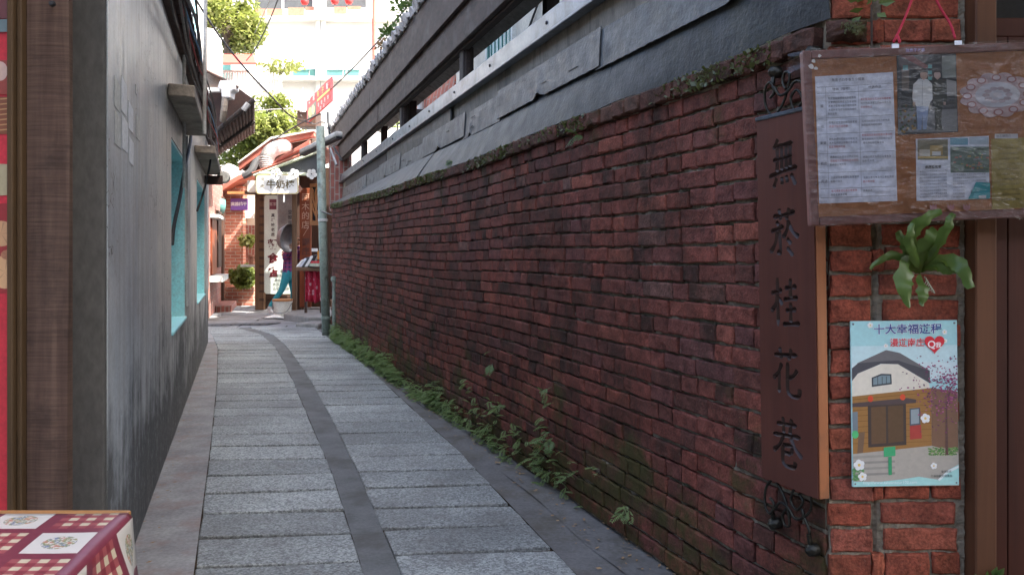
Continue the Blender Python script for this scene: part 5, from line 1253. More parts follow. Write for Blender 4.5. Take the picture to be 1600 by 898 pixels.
for k in range(3): rect_at(411, 472, 462 + k * 7, 468 + k * 7, 15.88, 0.05).build('base_board', 'shop_wood_dark', SH, bevel=0.006)
rect_at(455.5, 463, 296, 497, 14.2, 0.085).build('pole', 'shop_wood', SH, bevel=0.02, seg=2)
rect_at(463, 470, 296, 486, 14.9, 0.05).build('door_jamb', 'shop_wood_dark', SH)
rect_at(470, 519, 262, 492, 14.95, 0.08).build('front_wall', 'shop_wood_dark', SH)
rect_at(470, 518, 468, 486, 14.6, 0.12).build('plinth', 'shop_wood', SH, bevel=0.01)
rect_at(474, 518, 480, 497, 14.4, 0.14).build('plinth_stone', 'step_stone', SH, bevel=0.02)
# roofs: two mono pitches stepping up to the right, each with depth
def roof_slab(name, pts, Y0, Y1, mat):
    A = [at(x, y, Y0) for x, y in pts]; mb = MB(); fr = Fr((0, Y0, 0), (1, 0, 0), (0, 0, 1), (0, 1, 0)); mb.prism([(p.x, p.z) for p in A], 0, Y1 - Y0, fr); return mb.build(name, mat, SH, bevel=0.01)
roof_slab('gable_panel', [(397, 271), (476, 245), (505, 232), (505, 271)], 13.95, 14.0, 'gable_grey')
roof_slab('rake_trim', [(394, 273), (476, 242), (506, 231), (506, 235), (476, 246.5), (396, 275.5)], 13.86, 13.94, 'trim_green')
roof_slab('tie_beam', [(404, 267.5), (505, 271), (505, 275.5), (404, 272)], 13.8, 13.86, 'trim_green')
roof_slab('roof', [(394, 272), (476, 241), (505, 230), (505, 227), (476, 237.5), (392, 270)], 13.95, 15.6, 'roof_red')
roof_slab('fascia', [(424, 258), (484, 226), (484, 218), (432, 248)], 14.1, 14.18, 'roof_red')
roof_slab('upper_roof', [(373, 267), (425, 228), (492, 214), (490, 206), (424, 218), (372, 256)], 15.0, 15.1, 'roof_red')
roof_slab('upper_roof', [(372, 256), (424, 217.5), (491, 205.5), (491, 203), (423, 214), (370, 254)], 14.95, 17.5, 'roof_pale')
roof_slab('upper_gable', [(378, 266), (425, 230), (488, 217), (488, 296), (404, 296), (404, 268)], 15.15, 15.2, 'shop_wood_dark')
mb = MB(); mb.tube([at(380, 275, 15.0), at(392, 268, 15.0), at(402, 250, 15.05), at(412, 242, 15.1)], 0.07, 8, smooth=4); mb.build('stove_pipe', 'gable_grey', SH)
roof_slab('meter_box', [(386, 300), (400, 300), (400, 282), (386, 282)], 15.2, 15.4, 'plastic_white')
rect_at(382, 412, 298, 303, 15.5, 0.3).build('bracket_shelf', 'shop_wood_dark', SH)
# flexible duct
mb = MB(); cps = crom([at(417, 263, 14.4), at(417, 247, 14.4), at(424, 236, 14.5), at(438, 230, 14.8), at(452, 228, 15.4)], 14); mb.tube(cps, [0.105 + 0.030 * (i % 2) for i in range(len(cps))], 14)
tag(mb.build('vent_duct', 'duct', smooth=False), 'white ribbed flexible duct bending into the red shop roof', 'duct')
# white sign board with brown characters
f = facing(400, 303, 13.72)
sb = thing('shop_sign', 'white rounded shop sign with brown characters under the roof edge', 'sign', f.p(.36, 0, 0)); W_, H_ = pxm(66, 13.72), pxm(30, 13.72)
def rrect(w_, h_, r): return [(r + r * math.cos(t_), r + r * math.sin(t_)) for t_ in [math.pi + H * k / 4 for k in range(5)]] + [(w_ - r + r * math.cos(t_), r + r * math.sin(t_)) for t_ in [-H + H * k / 4 for k in range(5)]] + [(w_ - r + r * math.cos(t_), h_ - r + r * math.sin(t_)) for t_ in [H * k / 4 for k in range(5)]] + [(r + r * math.cos(t_), h_ - r + r * math.sin(t_)) for t_ in [H + H * k / 4 for k in range(5)]]
mb = MB(); mb.prism(rrect(W_, H_, .05), -.05, 0, f); mb.build('panel', 'sign_white', sb)
pr = Print(f, 0.001, 0.0008); pr.poly([(a, b) for a, b in rrect(W_, H_, .05)], (0.62, 0.52, 0.20)); pr.poly([(a * .965 + W_ * .0175, b * .93 + H_ * .035) for a, b in rrect(W_, H_, .05)], (0.80, 0.80, 0.77))
pr.text('牛奶棒', W_ * .58, H_ * .46, 0.15, (0.14, 0.10, 0.03), 0.025, 1.1); pr.text('現', W_ * .15, H_ * .74, .075, (0.14, 0.10, 0.03)); pr.text('烤', W_ * .15, H_ * .38, .075, (0.14, 0.10, 0.03)); pr.build('lettering', sb)
mb = MB(); mb.box(W_ * .64, W_ * .67, -.14, -.002, -.04, -.01, f); mb.build('bracket', 'sign_white', sb)
for x, lab, s_ in ((432, 'left of three', 1.1), (459, 'middle of three', 1.0), (487, 'right of three', .95)):
    f = facing(x, 272, 13.66); fo = thing('flower_ornament', 'white five-petalled flower ornament, ' + lab + ' on the shop roof edge', 'ornament', f.o, 'white flower ornaments on the shop roof edge')
    for k in range(5):
        an = 2 * math.pi * k / 5 + 0.3 + x; r_ = .055 * s_; mb = MB(); mb.prism(ellipse(r_ * math.cos(an), r_ * math.sin(an), .042 * s_, .042 * s_, 10), 0, .012, f); mb.build('petal', 'sign_white', fo)
    mb = MB(); mb.prism(ellipse(0, 0, .013, .013, 8), .0125, .02, f); mb.build('flower_centre', 'gable_grey' if x > 440 else 'plastic_orange', fo)
f = facing(476, 297, 13.75); mb = MB()
for k in range(5): an = 2 * math.pi * k / 5; mb.prism(ellipse(.035 * math.cos(an) - .1, .035 * math.sin(an) + .02, .028, .028, 8), .001 * k, .012 + .001 * k, f)
tag(mb.build('flower_ornament', 'terracotta'), 'small pink flower ornament beside the white shop sign', 'ornament', 'white flower ornaments on the shop roof edge')
# mint noodle-shop board
f = facing(413, 459, 15.7); W_, H_ = pxm(56, 15.7), pxm(154, 15.7)
ms = thing('noodle_board', 'tall pale green menu board with dark red characters on the shop front', 'sign', f.p(.35, 0, 0)); mb = MB(); mb.prism(rrect(W_, H_, .05), -.03, 0, f); mb.build('panel', 'sign_mint', ms)
pr = Print(f, 0.002, 0.0008); dk = (0.03, 0.03, 0.03); rd = (0.12, 0.012, 0.02)
pr.rect(.10, .24, H_ - .28, H_ - .08, (0.16, 0.03, 0.05)); pr.text('客家', .17, H_ - .18, .075, (0.6, 0.5, 0.48)); pr.text('真巧味老店', .17, H_ - .40, .075, dk, .02, 1, True, 1.25)
pr.text('麵食店', .17, H_ - .98, .20, rd, .05, 1, True, 1.35); pr.text('老街', .42, H_ - .90, .16, rd, .03, 1, True, 1.7)
for k, s_ in enumerate(('電話', '客家粄條麵', '湯品水餃', '米苔目湯麵', '古早味滷味')): pr.text(s_, .33 if k else .38, .44 - k * .085, .07, dk, .01, .95)
pr.build('lettering', ms)
f = facing(433, 366, 15.3); W2, H2 = pxm(26, 15.3), pxm(62, 15.3); dsb = thing('price_board', 'grey framed board hung behind the white shop sign', 'sign', f.p(.15, 0, 0))
mb = MB(); mb.box(0, W2, 0, H2, -.03, 0, f); mb.build('panel', 'pale_trim', dsb); mb = MB(); mb.box(.02, W2, .02, H2, .0005, .004, f); mb.build('face', 'margin_concrete', dsb)
pr = Print(f, .0045, .0005); pr.text('豆漿豆', W2 * .78, H2 * .55, .085, dk, .02, 1, True, 1.2); pr.build('lettering', dsb)
# tall red plank sign and orange lattice window
f = facing(468, 480, 14.45); W3, H3 = pxm(18, 14.45), pxm(186, 14.45); rs = thing('red_plank_sign', 'tall red-brown plank sign with incised characters beside the shop door', 'sign', f.p(.1, 0, 0)); mb = MB(); mb.box(0, W3, 0, H3, -.04, 0, f); mb.build('plank', 'red_board', rs, bevel=.008)
pr = Print(f, .001, .0006); pr.text('阿木的店', W3 * .52, H3 - .17, .15, (0.62, 0.40, 0.28), .0, 1, True, 1.12); pr.poly([(W3 * .3, H3 - .86), (W3 * .34, H3 - .86), (W3 * .75, H3 - .72), (W3 * .71, H3 - .72)], (0.62, 0.40, 0.28)); pr.text('南庄名產', W3 * .55, H3 - .98, .15, (0.12, 0.035, 0.02), .03, 1, True, 1.1); pr.build('lettering', rs)
lw_ = thing('lattice_window', 'orange wooden lattice window with tree branch pattern', 'window', at(495, 350, 14.3))
for (x0, x1, y0, y1) in ((484, 487.5, 287, 352), (500, 503, 287, 352), (487.6, 499.9, 287, 292), (487.6, 499.9, 345, 352)): rect_at(x0, x1, y0, y1, 14.3, .05).build('frame_bar', 'lattice_wood', lw_)
for pts in (((495, 345), (494, 325), (496, 305), (499, 293)), ((494, 328), (490, 312), (489, 296)), ((495, 318), (493, 303), (495, 293)), ((494, 338), (489, 326), (488, 318)), ((495, 335), (499, 325), (500, 316)), ((491, 316), (488, 308), (488, 302))):
    mb = MB(); mb.tube([at(x, y, 14.28) for x, y in pts], .018, 6, smooth=3); mb.build('branch', 'lattice_wood', lw_)
rect_at(487.6, 499.9, 292.1, 344.9, 14.36, .01).build('backing', 'dark_opening', lw_)
# goods table with floral cloth, packets, orange tag
gt = thing('goods_table', 'small goods table with red floral cloth beside the shop door', 'table', at(485, 495, 13.9))
mb = MB(); A = [at(462, 418, 13.4), at(500, 419, 13.4), at(508, 412, 14.3), at(474, 411, 14.3)]; mb.raw([p + V((0, 0, 0)) for p in A] + [p - V((0, 0, .05)) for p in A], [(0, 1, 2, 3), (7, 6, 5, 4), (0, 4, 5, 1), (1, 5, 6, 2), (2, 6, 7, 3), (3, 7, 4, 0)]); mb.build('tabletop', 'shop_wood', gt)
mb = MB(); c0, c1 = at(476, 421, 13.5), at(504, 421, 13.5)
mb.grid(lambda i, j: V((lerp(c0.x, c1.x, i), 13.55 + .05 * math.sin(i * 19) * (.3 + j), lerp(c0.z + .005, c0.z - .55 + .02 * math.sin(i * 9), j))), 40, 12); mb.build('cloth', 'floral_red', gt, smooth=True, recalc=False, solid=.004)
for x in (478, 502): 
    for Y in (13.62, 14.2): q = at(x, 470, Y); mb = MB(); mb.box(q.x - .02, q.x + .02, Y - .02, Y + .02, 0.0, .86); mb.build('leg', 'shop_wood_dark', gt)
f = facing(483, 418, 13.42)
for k, (x, lab) in enumerate(((464, 'white packet at the left end'), (468, 'second white packet'), (472, 'striped packet in the middle'), (477, 'white packet leaning right'), (482, 'dark packet at the right'))):
    A = at(x, 417, 13.6); mb = MB(); mb.prism([(0, 0), (.07, 0), (.17, .12 + .02 * k), (.11, .13 + .02 * k)], -.1, .1, Fr(A, (1, 0, 0), (0, 0, 1), (0, -1, 0))); tag(mb.build('food_packet', ['sign_white', 'paper', 'gable_grey', 'sign_white', 'bolt_metal'][k], bevel=.01), lab + ' of the goods table', 'packet', 'packets on the goods table')
A = at(484, 416, 13.38); bxo = thing('snack_box', 'shallow box of red snacks at the front of the goods table', 'box', A); mb = MB(); mb.box(0, .19, -.02, .18, 0, .05, Fr(A, (1, 0, 0), (0, 1, 0), (0, 0, 1))); mb.build('tray', 'trim_green', bxo)
for k in range(8): mb = MB(); q = A + V((.03 + .045 * (k % 4), .03 + .07 * (k // 4), .06)); mb.lathe([(0, .03), (.02, .02), (.025, 0), (.015, -.02)], q, k=8); mb.build('snack', 'sign_red', bxo)
o = rect_at(487, 496, 388, 393, 13.6, .02).build('price_card', 'sign_white'); tag(o, 'white price card standing on the goods table', 'card')
o = poly_at([(496, 405), (503, 406), (503.5, 383), (499, 384), (499, 391), (496, 392)], 13.5, .03).build('orange_tag', 'plastic_orange'); tag(o, 'bright orange tag at the right end of the goods table', 'tag')
# step, bucket, kerb
st = thing('stone_step', 'low stone step in front of the shop', 'step', at(480, 500, 13.6)); mb = MB(); mb.prism([(-3.95, 14.3), (-3.85, 13.5), (-3.25, 12.75), (-2.9, 12.75), (-2.9, 14.5)], -.03, .115); mb.build('slab', 'step_stone', st, bevel=.02, seg=2)
mb = MB(); mb.prism([(-3.35, 12.35), (-2.95, 12.2), (-2.85, 12.72), (-3.2, 12.72)], -.03, .06); mb.build('lower_slab', 'step_stone', st, bevel=.02)
o = poly_at([(355, 485), (398, 477), (398, 483), (360, 489)], 16.2, .5).build('white_kerb', 'pale_trim'); tag(o, 'pale stone kerb left of the shop post', 'kerb')
A = at(441.5, 497, 13.9); A.z = 0.0; bk = thing('bucket', 'cream plastic bucket with orange lid in front of the shop', 'bucket', A)
mb = MB(); mb.lathe([(0, .0), (.125, .0), (.135, .02), (.158, .27), (.168, .275), (.168, .30), (.16, .30)], A, k=24); mb.build('body', 'plastic_white', bk, smooth=False)
mb = MB(); mb.lathe([(.174, .30), (.176, .325), (.165, .335), (0, .34)], A, k=24); mb.build('lid', 'lattice_wood', bk)
mb = MB(); mb.tube([A + V((-.165, -.03, .26)), A + V((-.1, -.16, .12)), A + V((.1, -.16, .12)), A + V((.165, -.03, .26))], .006, 6, smooth=5); mb.build('handle', 'steel', bk)
mb = MB(); fr = Fr(A + V((-.03, -.16, .005)), (1, 0, 0), (0, 1, 0), (0, 0, 1)); mb.grid(lambda i, j: fr.p(-.22 + i * .5, -.06 + j * .16 + .03 * math.sin(i * 7), .02 + .05 * math.sin(i * 5) * math.sin(j * 3) + .01 * nz((i * 9, j * 9, 0))), 14, 6); tag(mb.build('cloth_rag', 'sign_white', smooth=True, recalc=False, solid=.004), 'crumpled pale rag lying at the foot of the bucket', 'rag')

# ---- drain pipe, gutter, clips, thin pipe stub
dp = thing('drain_pipe', 'thick grey-green drain pipe standing at the far end of the brick wall', 'pipe', at(510, 522, 11.1)); A, B = at(510, 521, 11.1), at(500.5, 198, 11.1); A.z = -.02
r_ = pxm(6.6, 11.1); mb = MB(); mb.tube([A, V((lerp(A.x, B.x, .55), 11.1, 1.3)), B], r_, 16); mb.build('pipe', 'pipe_green', dp, smooth=True)
for z in (0.25, 1.60): x = lerp(A.x, B.x, z / B.z); mb = MB(); mb.lathe([(r_ * 1.02, -.02), (r_ * 1.18, -.018), (r_ * 1.18, .018), (r_ * 1.02, .02)], (x, 11.1, z), k=16); mb.build('clip', 'pipe_white' if z > 1 else 'pipe_green', dp)
mb = MB(); x = lerp(A.x, B.x, .62); mb.tube([V((x, 11.04, 1.72)), V((x + .2, 11.06, 1.66)), V((x + .5, 11.2, 1.68))], .008, 6, smooth=3); mb.build('tie_wire', 'steel', dp)
mb = MB(); a = at(522, 492, 10.7); b = at(522, 437, 10.7); a.z = 0; mb.tube([a, b], .022, 8); mb.lathe([(0, .05), (.04, .04), (.045, 0), (.03, -.03)], b, k=10); tag(mb.build('pipe_stub', 'pipe_green'), 'thin capped pipe stub between drain pipe and brick wall', 'pipe')
gu = thing('roof_gutter', 'white roof gutter running from the shop roof to the gallery', 'gutter', at(500, 225, 11.4)); P0, P1 = at(473, 237, 12.4), at(531, 209, 11.2); d = (P1 - P0).normalized(); fr = None
L = (P1 - P0).length; side = d.cross(V((0, 0, 1))).normalized(); mb = MB(); fr = Fr(P0, d, V((0, 0, 1)), -side)
mb.prism([(0, -.04), (L, -.04), (L, .035), (0, .035)], -.06, .05, fr); mb.build('trough', 'pipe_white', gu, bevel=.02, seg=2); mb = MB(); mb.box(0, L, -.07, -.0415, -.05, .04, fr); mb.build('bearer', 'bolt_metal', gu)
mb = MB(); mb.tube([at(516, 232, 11.3), at(526, 258, 11.2)], .02, 6); mb.tube([at(520, 228, 11.2), at(534, 250, 11.3)], .015, 6); mb.build('strut', 'steel', gu)
# brick stub wall behind the pipe, where the gallery ends
o = rect_at(514, 545, 228, 330, 13.0, .25).build('end_wall', 'far_brick_side'); tag(o, 'dark brick stub wall behind the drain pipe', 'wall')

# ---- red hanging sign and its post
f0 = at(483, 205, 14.0); f1 = at(517, 176, 13.2); up = V((0, 0, 1)); d = (at(517, 141, 13.2) - at(479, 160, 14.0)); d.z = 0
rf_ = Fr(at(479.5, 193, 14.0), d, V((0, 0, 1)), V((d.y, -d.x, 0))); W4 = d.length; H4 = .40
rg = thing('red_menu_sign', 'tilted red menu sign with yellow picture above the shop roof', 'sign', rf_.o); sk = .19
def rp_(a, b): return (a, b + a / W4 * sk)
mb = MB(); mb.prism([rp_(0, 0), rp_(W4, .06), rp_(W4, H4 + .06), rp_(0, H4 - .02)], -.03, 0, rf_); mb.build('panel', 'sign_red', rg)
pr = Print(rf_, .002, .0012)
def rq(a0, a1, b0, b1, c): pr.poly([rp_(a0 * W4, b0 * H4), rp_(a1 * W4, b0 * H4 + .02), rp_(a1 * W4, b1 * H4 + .02), rp_(a0 * W4, b1 * H4)], c)
rq(.04, .40, .04, .60, (0.13, 0.13, 0.10)); pr.ell(.15 * W4, .17, .07, .085, (0.80, 0.70, 0.18)); pr.ell(.28 * W4, .20, .07, .085, (0.78, 0.72, 0.30)); rq(.45, .96, .56, .66, (0.85, 0.55, 0.10))
for k, ch_ in enumerate('客家粽子飯'): a, b = rp_((.13 + k * .185) * W4, .82 * H4); pr.text(ch_, a, b + .01, .115, (0.80, 0.72, 0.70) if k not in (2, 3) else (0.85, 0.55, 0.12), .01, .8)
for k, ch_ in enumerate('現做熱食'): a, b = rp_((.52 + k * .13) * W4, .36 * H4); pr.text(ch_, a, b, .08, (0.80, 0.72, 0.70), .0, .8)
for k, ch_ in enumerate('歡迎'): a, b = rp_((.62 + k * .13) * W4, .15 * H4); pr.text(ch_, a, b, .07, (0.80, 0.72, 0.70), .0, .8)
pr.build('print', rg)
mb = MB(); mb.tube([at(512, 175, 13.4), at(516, 225, 13.4)], .022, 8); mb.build('post', 'gable_grey', rg)
mb = MB(); mb.lathe([(.05, 0), (.05, .3), (.035, .36), (.012, .37), (.012, .42)], at(473, 175, 14.2), k=10); mb.build('finial', 'sign_white', rg)
bb = thing('roof_box', 'brown weathered box standing on the shop roof behind the red sign', 'box', at(478, 198, 15)); rect_at(464, 494, 172, 198, 15.0, .4).build('body', 'shop_wood_dark', bb, bevel=.01); rect_at(463, 495, 170, 172.5, 14.95, .5).build('lid', 'roof_pale', bb)

# ================================================================== PERSON
def person():
    A = at(449, 495, 14.55); A.z = 0
    me = bpy.data.meshes.new('person')
    J = [((0.02, 0, .76), .125), ((0.035, 0, .92), .125), ((0.06, 0, 1.08), .125), ((0.075, 0, 1.20), .10), ((0.085, 0, 1.27), .05), ((0.10, 0, 1.33), .075), ((0.115, 0, 1.42), .088), ((0.115, 0, 1.49), .06),   # 0-7 spine to head
         ((-.0, -.085, .70), .085), ((-.075, -.09, .46), .058), ((-.265, -.10, .20), .04), ((-.30, -.10, .12), .04), ((-.24, -.10, .035), .036),       # trailing leg 8-12
         ((.05, .085, .70), .085), ((.09, .09, .42), .06), ((.075, .09, .10), .042), ((.085, .09, .045), .04), ((.18, .09, .035), .034),                    # standing leg 13-17
         ((.055, -.15, 1.19), .062), ((.00, -.21, 1.00), .046), ((.10, -.20, 1.16), .036), ((.13, -.17, 1.24), .03),                                       # near arm 18-21 raised to the pan
         ((.09, .15, 1.19), .062), ((.16, .21, 1.02), .046), ((.17, .15, 1.20), .036), ((.16, .12, 1.28), .03)]
    E_ = [(0, 1), (1, 2), (2, 3), (3, 4), (4, 5), (5, 6), (6, 7), (0, 8), (8, 9), (9, 10), (10, 11), (11, 12), (0, 13), (13, 14), (14, 15), (15, 16), (16, 17), (3, 18), (18, 19), (19, 20), (20, 21), (3, 22), (22, 23), (23, 24), (24, 25)]
    me.from_pydata([tuple(A + V(p)) for p, r in J], E_, [])
    o = bpy.data.objects.new('person', me); COL.objects.link(o)
    sm = o.modifiers.new('skin', 'SKIN'); sm.use_smooth_shade = True
    for i, (p, r) in enumerate(J): me.skin_vertices[0].data[i].radius = (r, r)
    me.skin_vertices[0].data[0].use_root = True
    o.modifiers.new('sub', 'SUBSURF').levels = 2
    dg = bpy.context.evaluated_depsgraph_get(); dg.update(); nm = bpy.data.meshes.new_from_object(o.evaluated_get(dg))
    bpy.data.objects.remove(o)
    nm.materials.clear()
    for m_ in ('skin', 'plaid', 'trousers', 'shoe', 'hair'): nm.materials.append(M[m_])
    for p in nm.polygons:
        c = p.center - A
        if c.z < .10 or (c.x < -.25 and c.z < .17): k = 3
        elif c.z < .80: k = 2
        elif c.z < 1.26 and not (c.z > 1.17 and abs(c.y) > .12 and c.x > .105): k = 1
        elif c.z > 1.40 and (c.x < .14) or c.z > 1.47: k = 4
        else: k = 0
        p.material_index = k; p.use_smooth = True
    o = bpy.data.objects.new('person', nm); COL.objects.link(o)
    tag(o, 'person in purple plaid shirt and teal trousers stepping into the shop', 'person')
    F = A + V((.115, 0, 1.40))
    for s_ in (-1, 1):
        mb = MB(); mb.lathe([(0, .01), (.010, .006), (.012, 0)], F + V((.082, s_ * .032, .02)), (1, 0, 0), 8); mb.build('eye', 'hair', o)
        mb = MB(); mb.lathe([(0, .012), (.018, .008), (.026, 0)], F + V((-.005, s_ * .084, .005)), (0, s_, 0), 8); mb.build('ear', 'skin', o)
    mb = MB(); mb.prism([(0, -.012), (.028, -.014), (.0, .03)], -.012, .012, Fr(F + V((.078, 0, 0)), (1, 0, 0), (0, 0, 1))); mb.build('nose', 'skin', o)
    mb = MB(); mb.box(.078, .086, -.022, .022, -.045, -.037, Fr(F, (1, 0, 0), (0, 1, 0), (0, 0, 1))); mb.build('mouth', 'terracotta', o)
    # fingers of the two raised hands, curled over the rim of the pan
    for (hx, hy, hz) in ((.13, -.17, 1.24), (.16, .12, 1.28)):
        for k in range(4):
            b = A + V((hx + .012 * (k - 1.5), hy, hz + .01)); ln = (.052, .06, .056, .044)[k]
            mb = MB(); mb.tube([b, b + V((0.002, -.004, ln * .6)), b + V((.012, .0, ln)), b + V((.022, .006, ln * .75))], [.010, .009, .008, .006], 7, smooth=2); mb.build('finger', 'skin', o, smooth=True)
        b = A + V((hx - .02, hy, hz)); mb = MB(); mb.tube([b, b + V((-.022, -.008, .02)), b + V((-.018, -.004, .045))], [.011, .010, .007], 7, smooth=2); mb.build('thumb', 'skin', o, smooth=True)
    return A
PA = person()
A = at(451, 372, 14.2); ax = V((-.93, .30, .10)).normalized(); wk = thing('metal_pan', 'large steel pan carried at head height by the person', 'pan', A)
mb = MB(); mb.lathe([(0, .16), (.10, .155), (.19, .12), (.235, .05), (.25, 0), (.262, 0), (.262, -.008), (.245, -.006), (.225, .05), (.18, .105), (.10, .14), (0, .145)], A, ax, 32); mb.build('bowl', 'steel', wk, smooth=True)
mb = MB(); q = A + ax.cross(V((0, 0, 1))).normalized() * .25; mb.tube([q + V((0, 0, .06)), q + V((0, -.04, .03)), q + V((0, -.04, -.03)), q + V((0, 0, -.06))], .01, 6, smooth=3); mb.build('handle', 'bolt_metal', wk)

# ================================================================== BRICK HOUSE CLOSING THE LANE
ch2 = thing('lane_house', 'sunlit red brick house closing the lane behind the shop', 'house', at(360, 475, 17.6))
rect_at(349, 379.5, 291, 478, 17.5, .6).build('front_wall', 'far_brick_front', ch2)
rect_at(379.5, 425, 270, 478, 17.75, .5).build('inner_wall', 'cream_wall', ch2)
rect_at(379.6, 398, 352, 420, 17.70, .02).build('brick_panel', 'far_brick_side', ch2)
mb = MB(); q0, q1 = at(317, 500, 12.9), at(349.5, 478, 17.5); fr = Fr(V((q0.x, q0.y, 0)), V((q1.x - q0.x, q1.y - q0.y, 0)), (0, 0, 1)); L = (V((q1.x, q1.y)) - V((q0.x, q0.y))).length; nn = fr.n if fr.n.x > 0 else -fr.n; fr = Fr(fr.o, fr.u, (0, 0, 1), nn)
mb.box(0, L, -.1, 2.55, -.4, 0, fr); mb.build('side_wall', 'far_brick_side', ch2)
mb = MB(); mb.box(L * .30, L * .52, .75, 1.75, .003, .03, fr); wn = mb.build('shutter', 'red_board', ch2); mb = MB(); mb.box(L * .54, L * .72, .85, 1.95, .003, .05, fr); mb.build('name_board', 'shop_wood_dark', ch2); mb = MB(); mb.box(L * .26, L * .58, .62, .72, .003, .22, fr); mb.build('shelf', 'pale_trim', ch2); mb = MB(); mb.box(L * .28, L * .56, 1.76, 1.82, .003, .15, fr); mb.build('awning', 'pale_trim', ch2); mb = MB(); mb.box(L * .84, L * .90, 0.05, 2.3, .003, .05, fr); mb.build('corner_post', 'shop_wood_dark', ch2)
mb = MB(); mb.box(L * .5, L * .98, 0, .12, .003, .3, fr); mb.build('plinth', 'far_brick_side', ch2)
mb = MB(); mb.prism([at(337, 308, 17.3).xz, at(375, 283, 17.3).xz, at(398, 274, 17.3).xz, at(398, 268, 17.3).xz, at(375, 274, 17.3).xz, at(334, 298, 17.3).xz], -1.6, .1, Fr((0, 17.3, 0), (1, 0, 0), (0, 0, 1), (0, -1, 0))); mb.build('roof', 'roof_red', ch2, bevel=.02)
rect_at(355, 398, 299, 303, 17.2, .25).build('lintel', 'lattice_wood', ch2)
rect_at(380, 396, 325, 341, 17.68, .03).build('white_board', 'sign_white', ch2)
ps = thing('purple_sign', 'small purple sign with white characters on the sunlit brick house', 'sign', at(373, 328, 17.4)); rect_at(360, 386.5, 310, 328.5, 17.42, .05).build('panel', 'sign_purple', ps, bevel=.008)
f = facing(360, 328.5, 17.42); pr = Print(f, .002, .001); pr.text('真善桃干', .185, .13, .088, (0.8, 0.8, 0.85), .035); pr.build('lettering', ps)
A = at(343, 322, 16.6); gl = thing('lane_lantern', 'green shaded lamp on the corner of the brick house', 'lamp', A); mb = MB(); mb.lathe([(.06, -.12), (.15, -.10), (.17, .0), (.15, .14), (.06, .17)], A, (-.9, -.4, .1), 14); mb.build('shade', 'window_teal', gl, smooth=True); mb = MB(); mb.lathe([(0, .2), (.07, .18), (.08, .12)], A, (-.9, -.4, .1), 12); mb.build('lamp', 'sign_white', gl)
pl = thing('brick_planter', 'low red brick planter in front of the sunlit brick house', 'planter', at(375, 478, 16.9)); rect_at(352, 397, 448, 478, 17.0, .4).build('wall', 'far_brick_front', pl, bevel=.015)
def bush(name, lab, px, py, Y, rx, rz, n, mat, grp=None, ln=.07):
    p = at(px, py, Y); th = thing(name, lab, 'plant', p, grp); mb = MB(); rb = random.Random(int(px * 7 + py))
    for k in range(6): mb.tube([p - V((0, 0, rz)), p + V((rb.gauss(0, rx * .4), rb.gauss(0, rx * .3), rb.uniform(0, rz * .6)))], .008, 5)
    mb.build('stem', 'bark', th); mb = MB()
    for k in range(n):
        d = V((rb.gauss(0, 1), rb.gauss(0, .7), rb.gauss(0, 1))).normalized() * rb.uniform(.35, 1) ; c = p + V((d.x * rx, d.y * rx * .7, d.z * rz)) * (1 + .25 * nz((d.x * 3, d.z * 3, px)))
        a = V((rb.gauss(0, 1), rb.gauss(0, 1), rb.gauss(0, 1))).normalized(); b = a.cross(V((rb.gauss(0, 1), rb.gauss(0, 1), rb.gauss(0, 1)))).normalized(); L_ = ln * rb.uniform(.6, 1.3)
        mb.face([c - a * L_, c + b * L_ * .45, c + a * L_, c - b * L_ * .45])
    mb.build('foliage', mat, th, recalc=False)
bush('planter_shrub', 'dense green shrub growing in the brick planter', 381, 432, 16.85, .30, .27, 700, 'tree_leaf')
bush('planter_shrub', 'pale spreading plant above the planter shrub', 386, 376, 17.3, .20, .14, 200, 'tree_leaf_light')
A = at(395, 392, 16.6); A2 = A - V((0, 0, .28)); fp = thing('flower_pot', 'small terracotta pot on a bracket beside the shop post', 'pot', A2); mb = MB(); mb.lathe([(0, 0), (.075, 0), (.10, .16), (.115, .165), (.115, .20), (.09, .20)], A2, k=14); mb.build('pot', 'terracotta', fp); mb = MB(); mb.lathe([(0, .19), (.09, .19)], A2, k=14); mb.build('soil', 'joint_dirt', fp); mb = MB(); mb.box(A2.x - .22, A2.x + .16, A2.y - .1, A2.y + .1, A2.z - .05, A2.z - .002); mb.build('bracket', 'pale_trim', fp)
# ================================================================== LEFT SIDE BEYOND THE HOUSE
cn = thing('rusty_canopy', 'dark rusty corrugated canopy with scalloped edge above the lane', 'canopy', at(340, 200, 12))
c_ni, c_no, c_fo, c_fi = at(322, 219, 11.2), at(397, 156, 11.2), at(398, 205, 14.3), at(336, 243, 14.3)
mb = MB(); mb.grid(lambda i, j: c_ni.lerp(c_no, i).lerp(c_fi.lerp(c_fo, i), j) + V((0, 0.05 * math.cos(i * 90), .035 * math.sin(i * 90))), 180, 3); mb.build('corrugated_sheet', 'rust', cn, solid=.006, recalc=False, smooth=True)
mb = MB(); mb.tube([c_ni, c_no], .035, 8); mb.build('edge_pole', 'post_wood', cn)
mb = MB(); mb.tube([c_fi.lerp(c_ni, .5) - V((0, 0, .06)), c_fo.lerp(c_no, .5) - V((0, 0, .06))], .03, 6); mb.build('purlin', 'post_wood', cn)
poly_at([(320, 150), (345, 134), (372, 138), (396, 155), (322, 218)], 11.6, .02).build('gable_sheet', 'rust', cn)
mb = MB(); mb.tube([at(388, 162, 11.1), at(380, 172, 11.1)], .04, 7); mb.build('tied_rag', 'pipe_white', cn)
rh = thing('rain_hopper', 'white rain hopper with downpipe on the rusty canopy', 'hopper', at(354, 140, 10.9)); f = Fr((0, 10.9, 0), (1, 0, 0), (0, 0, 1), (0, -1, 0))
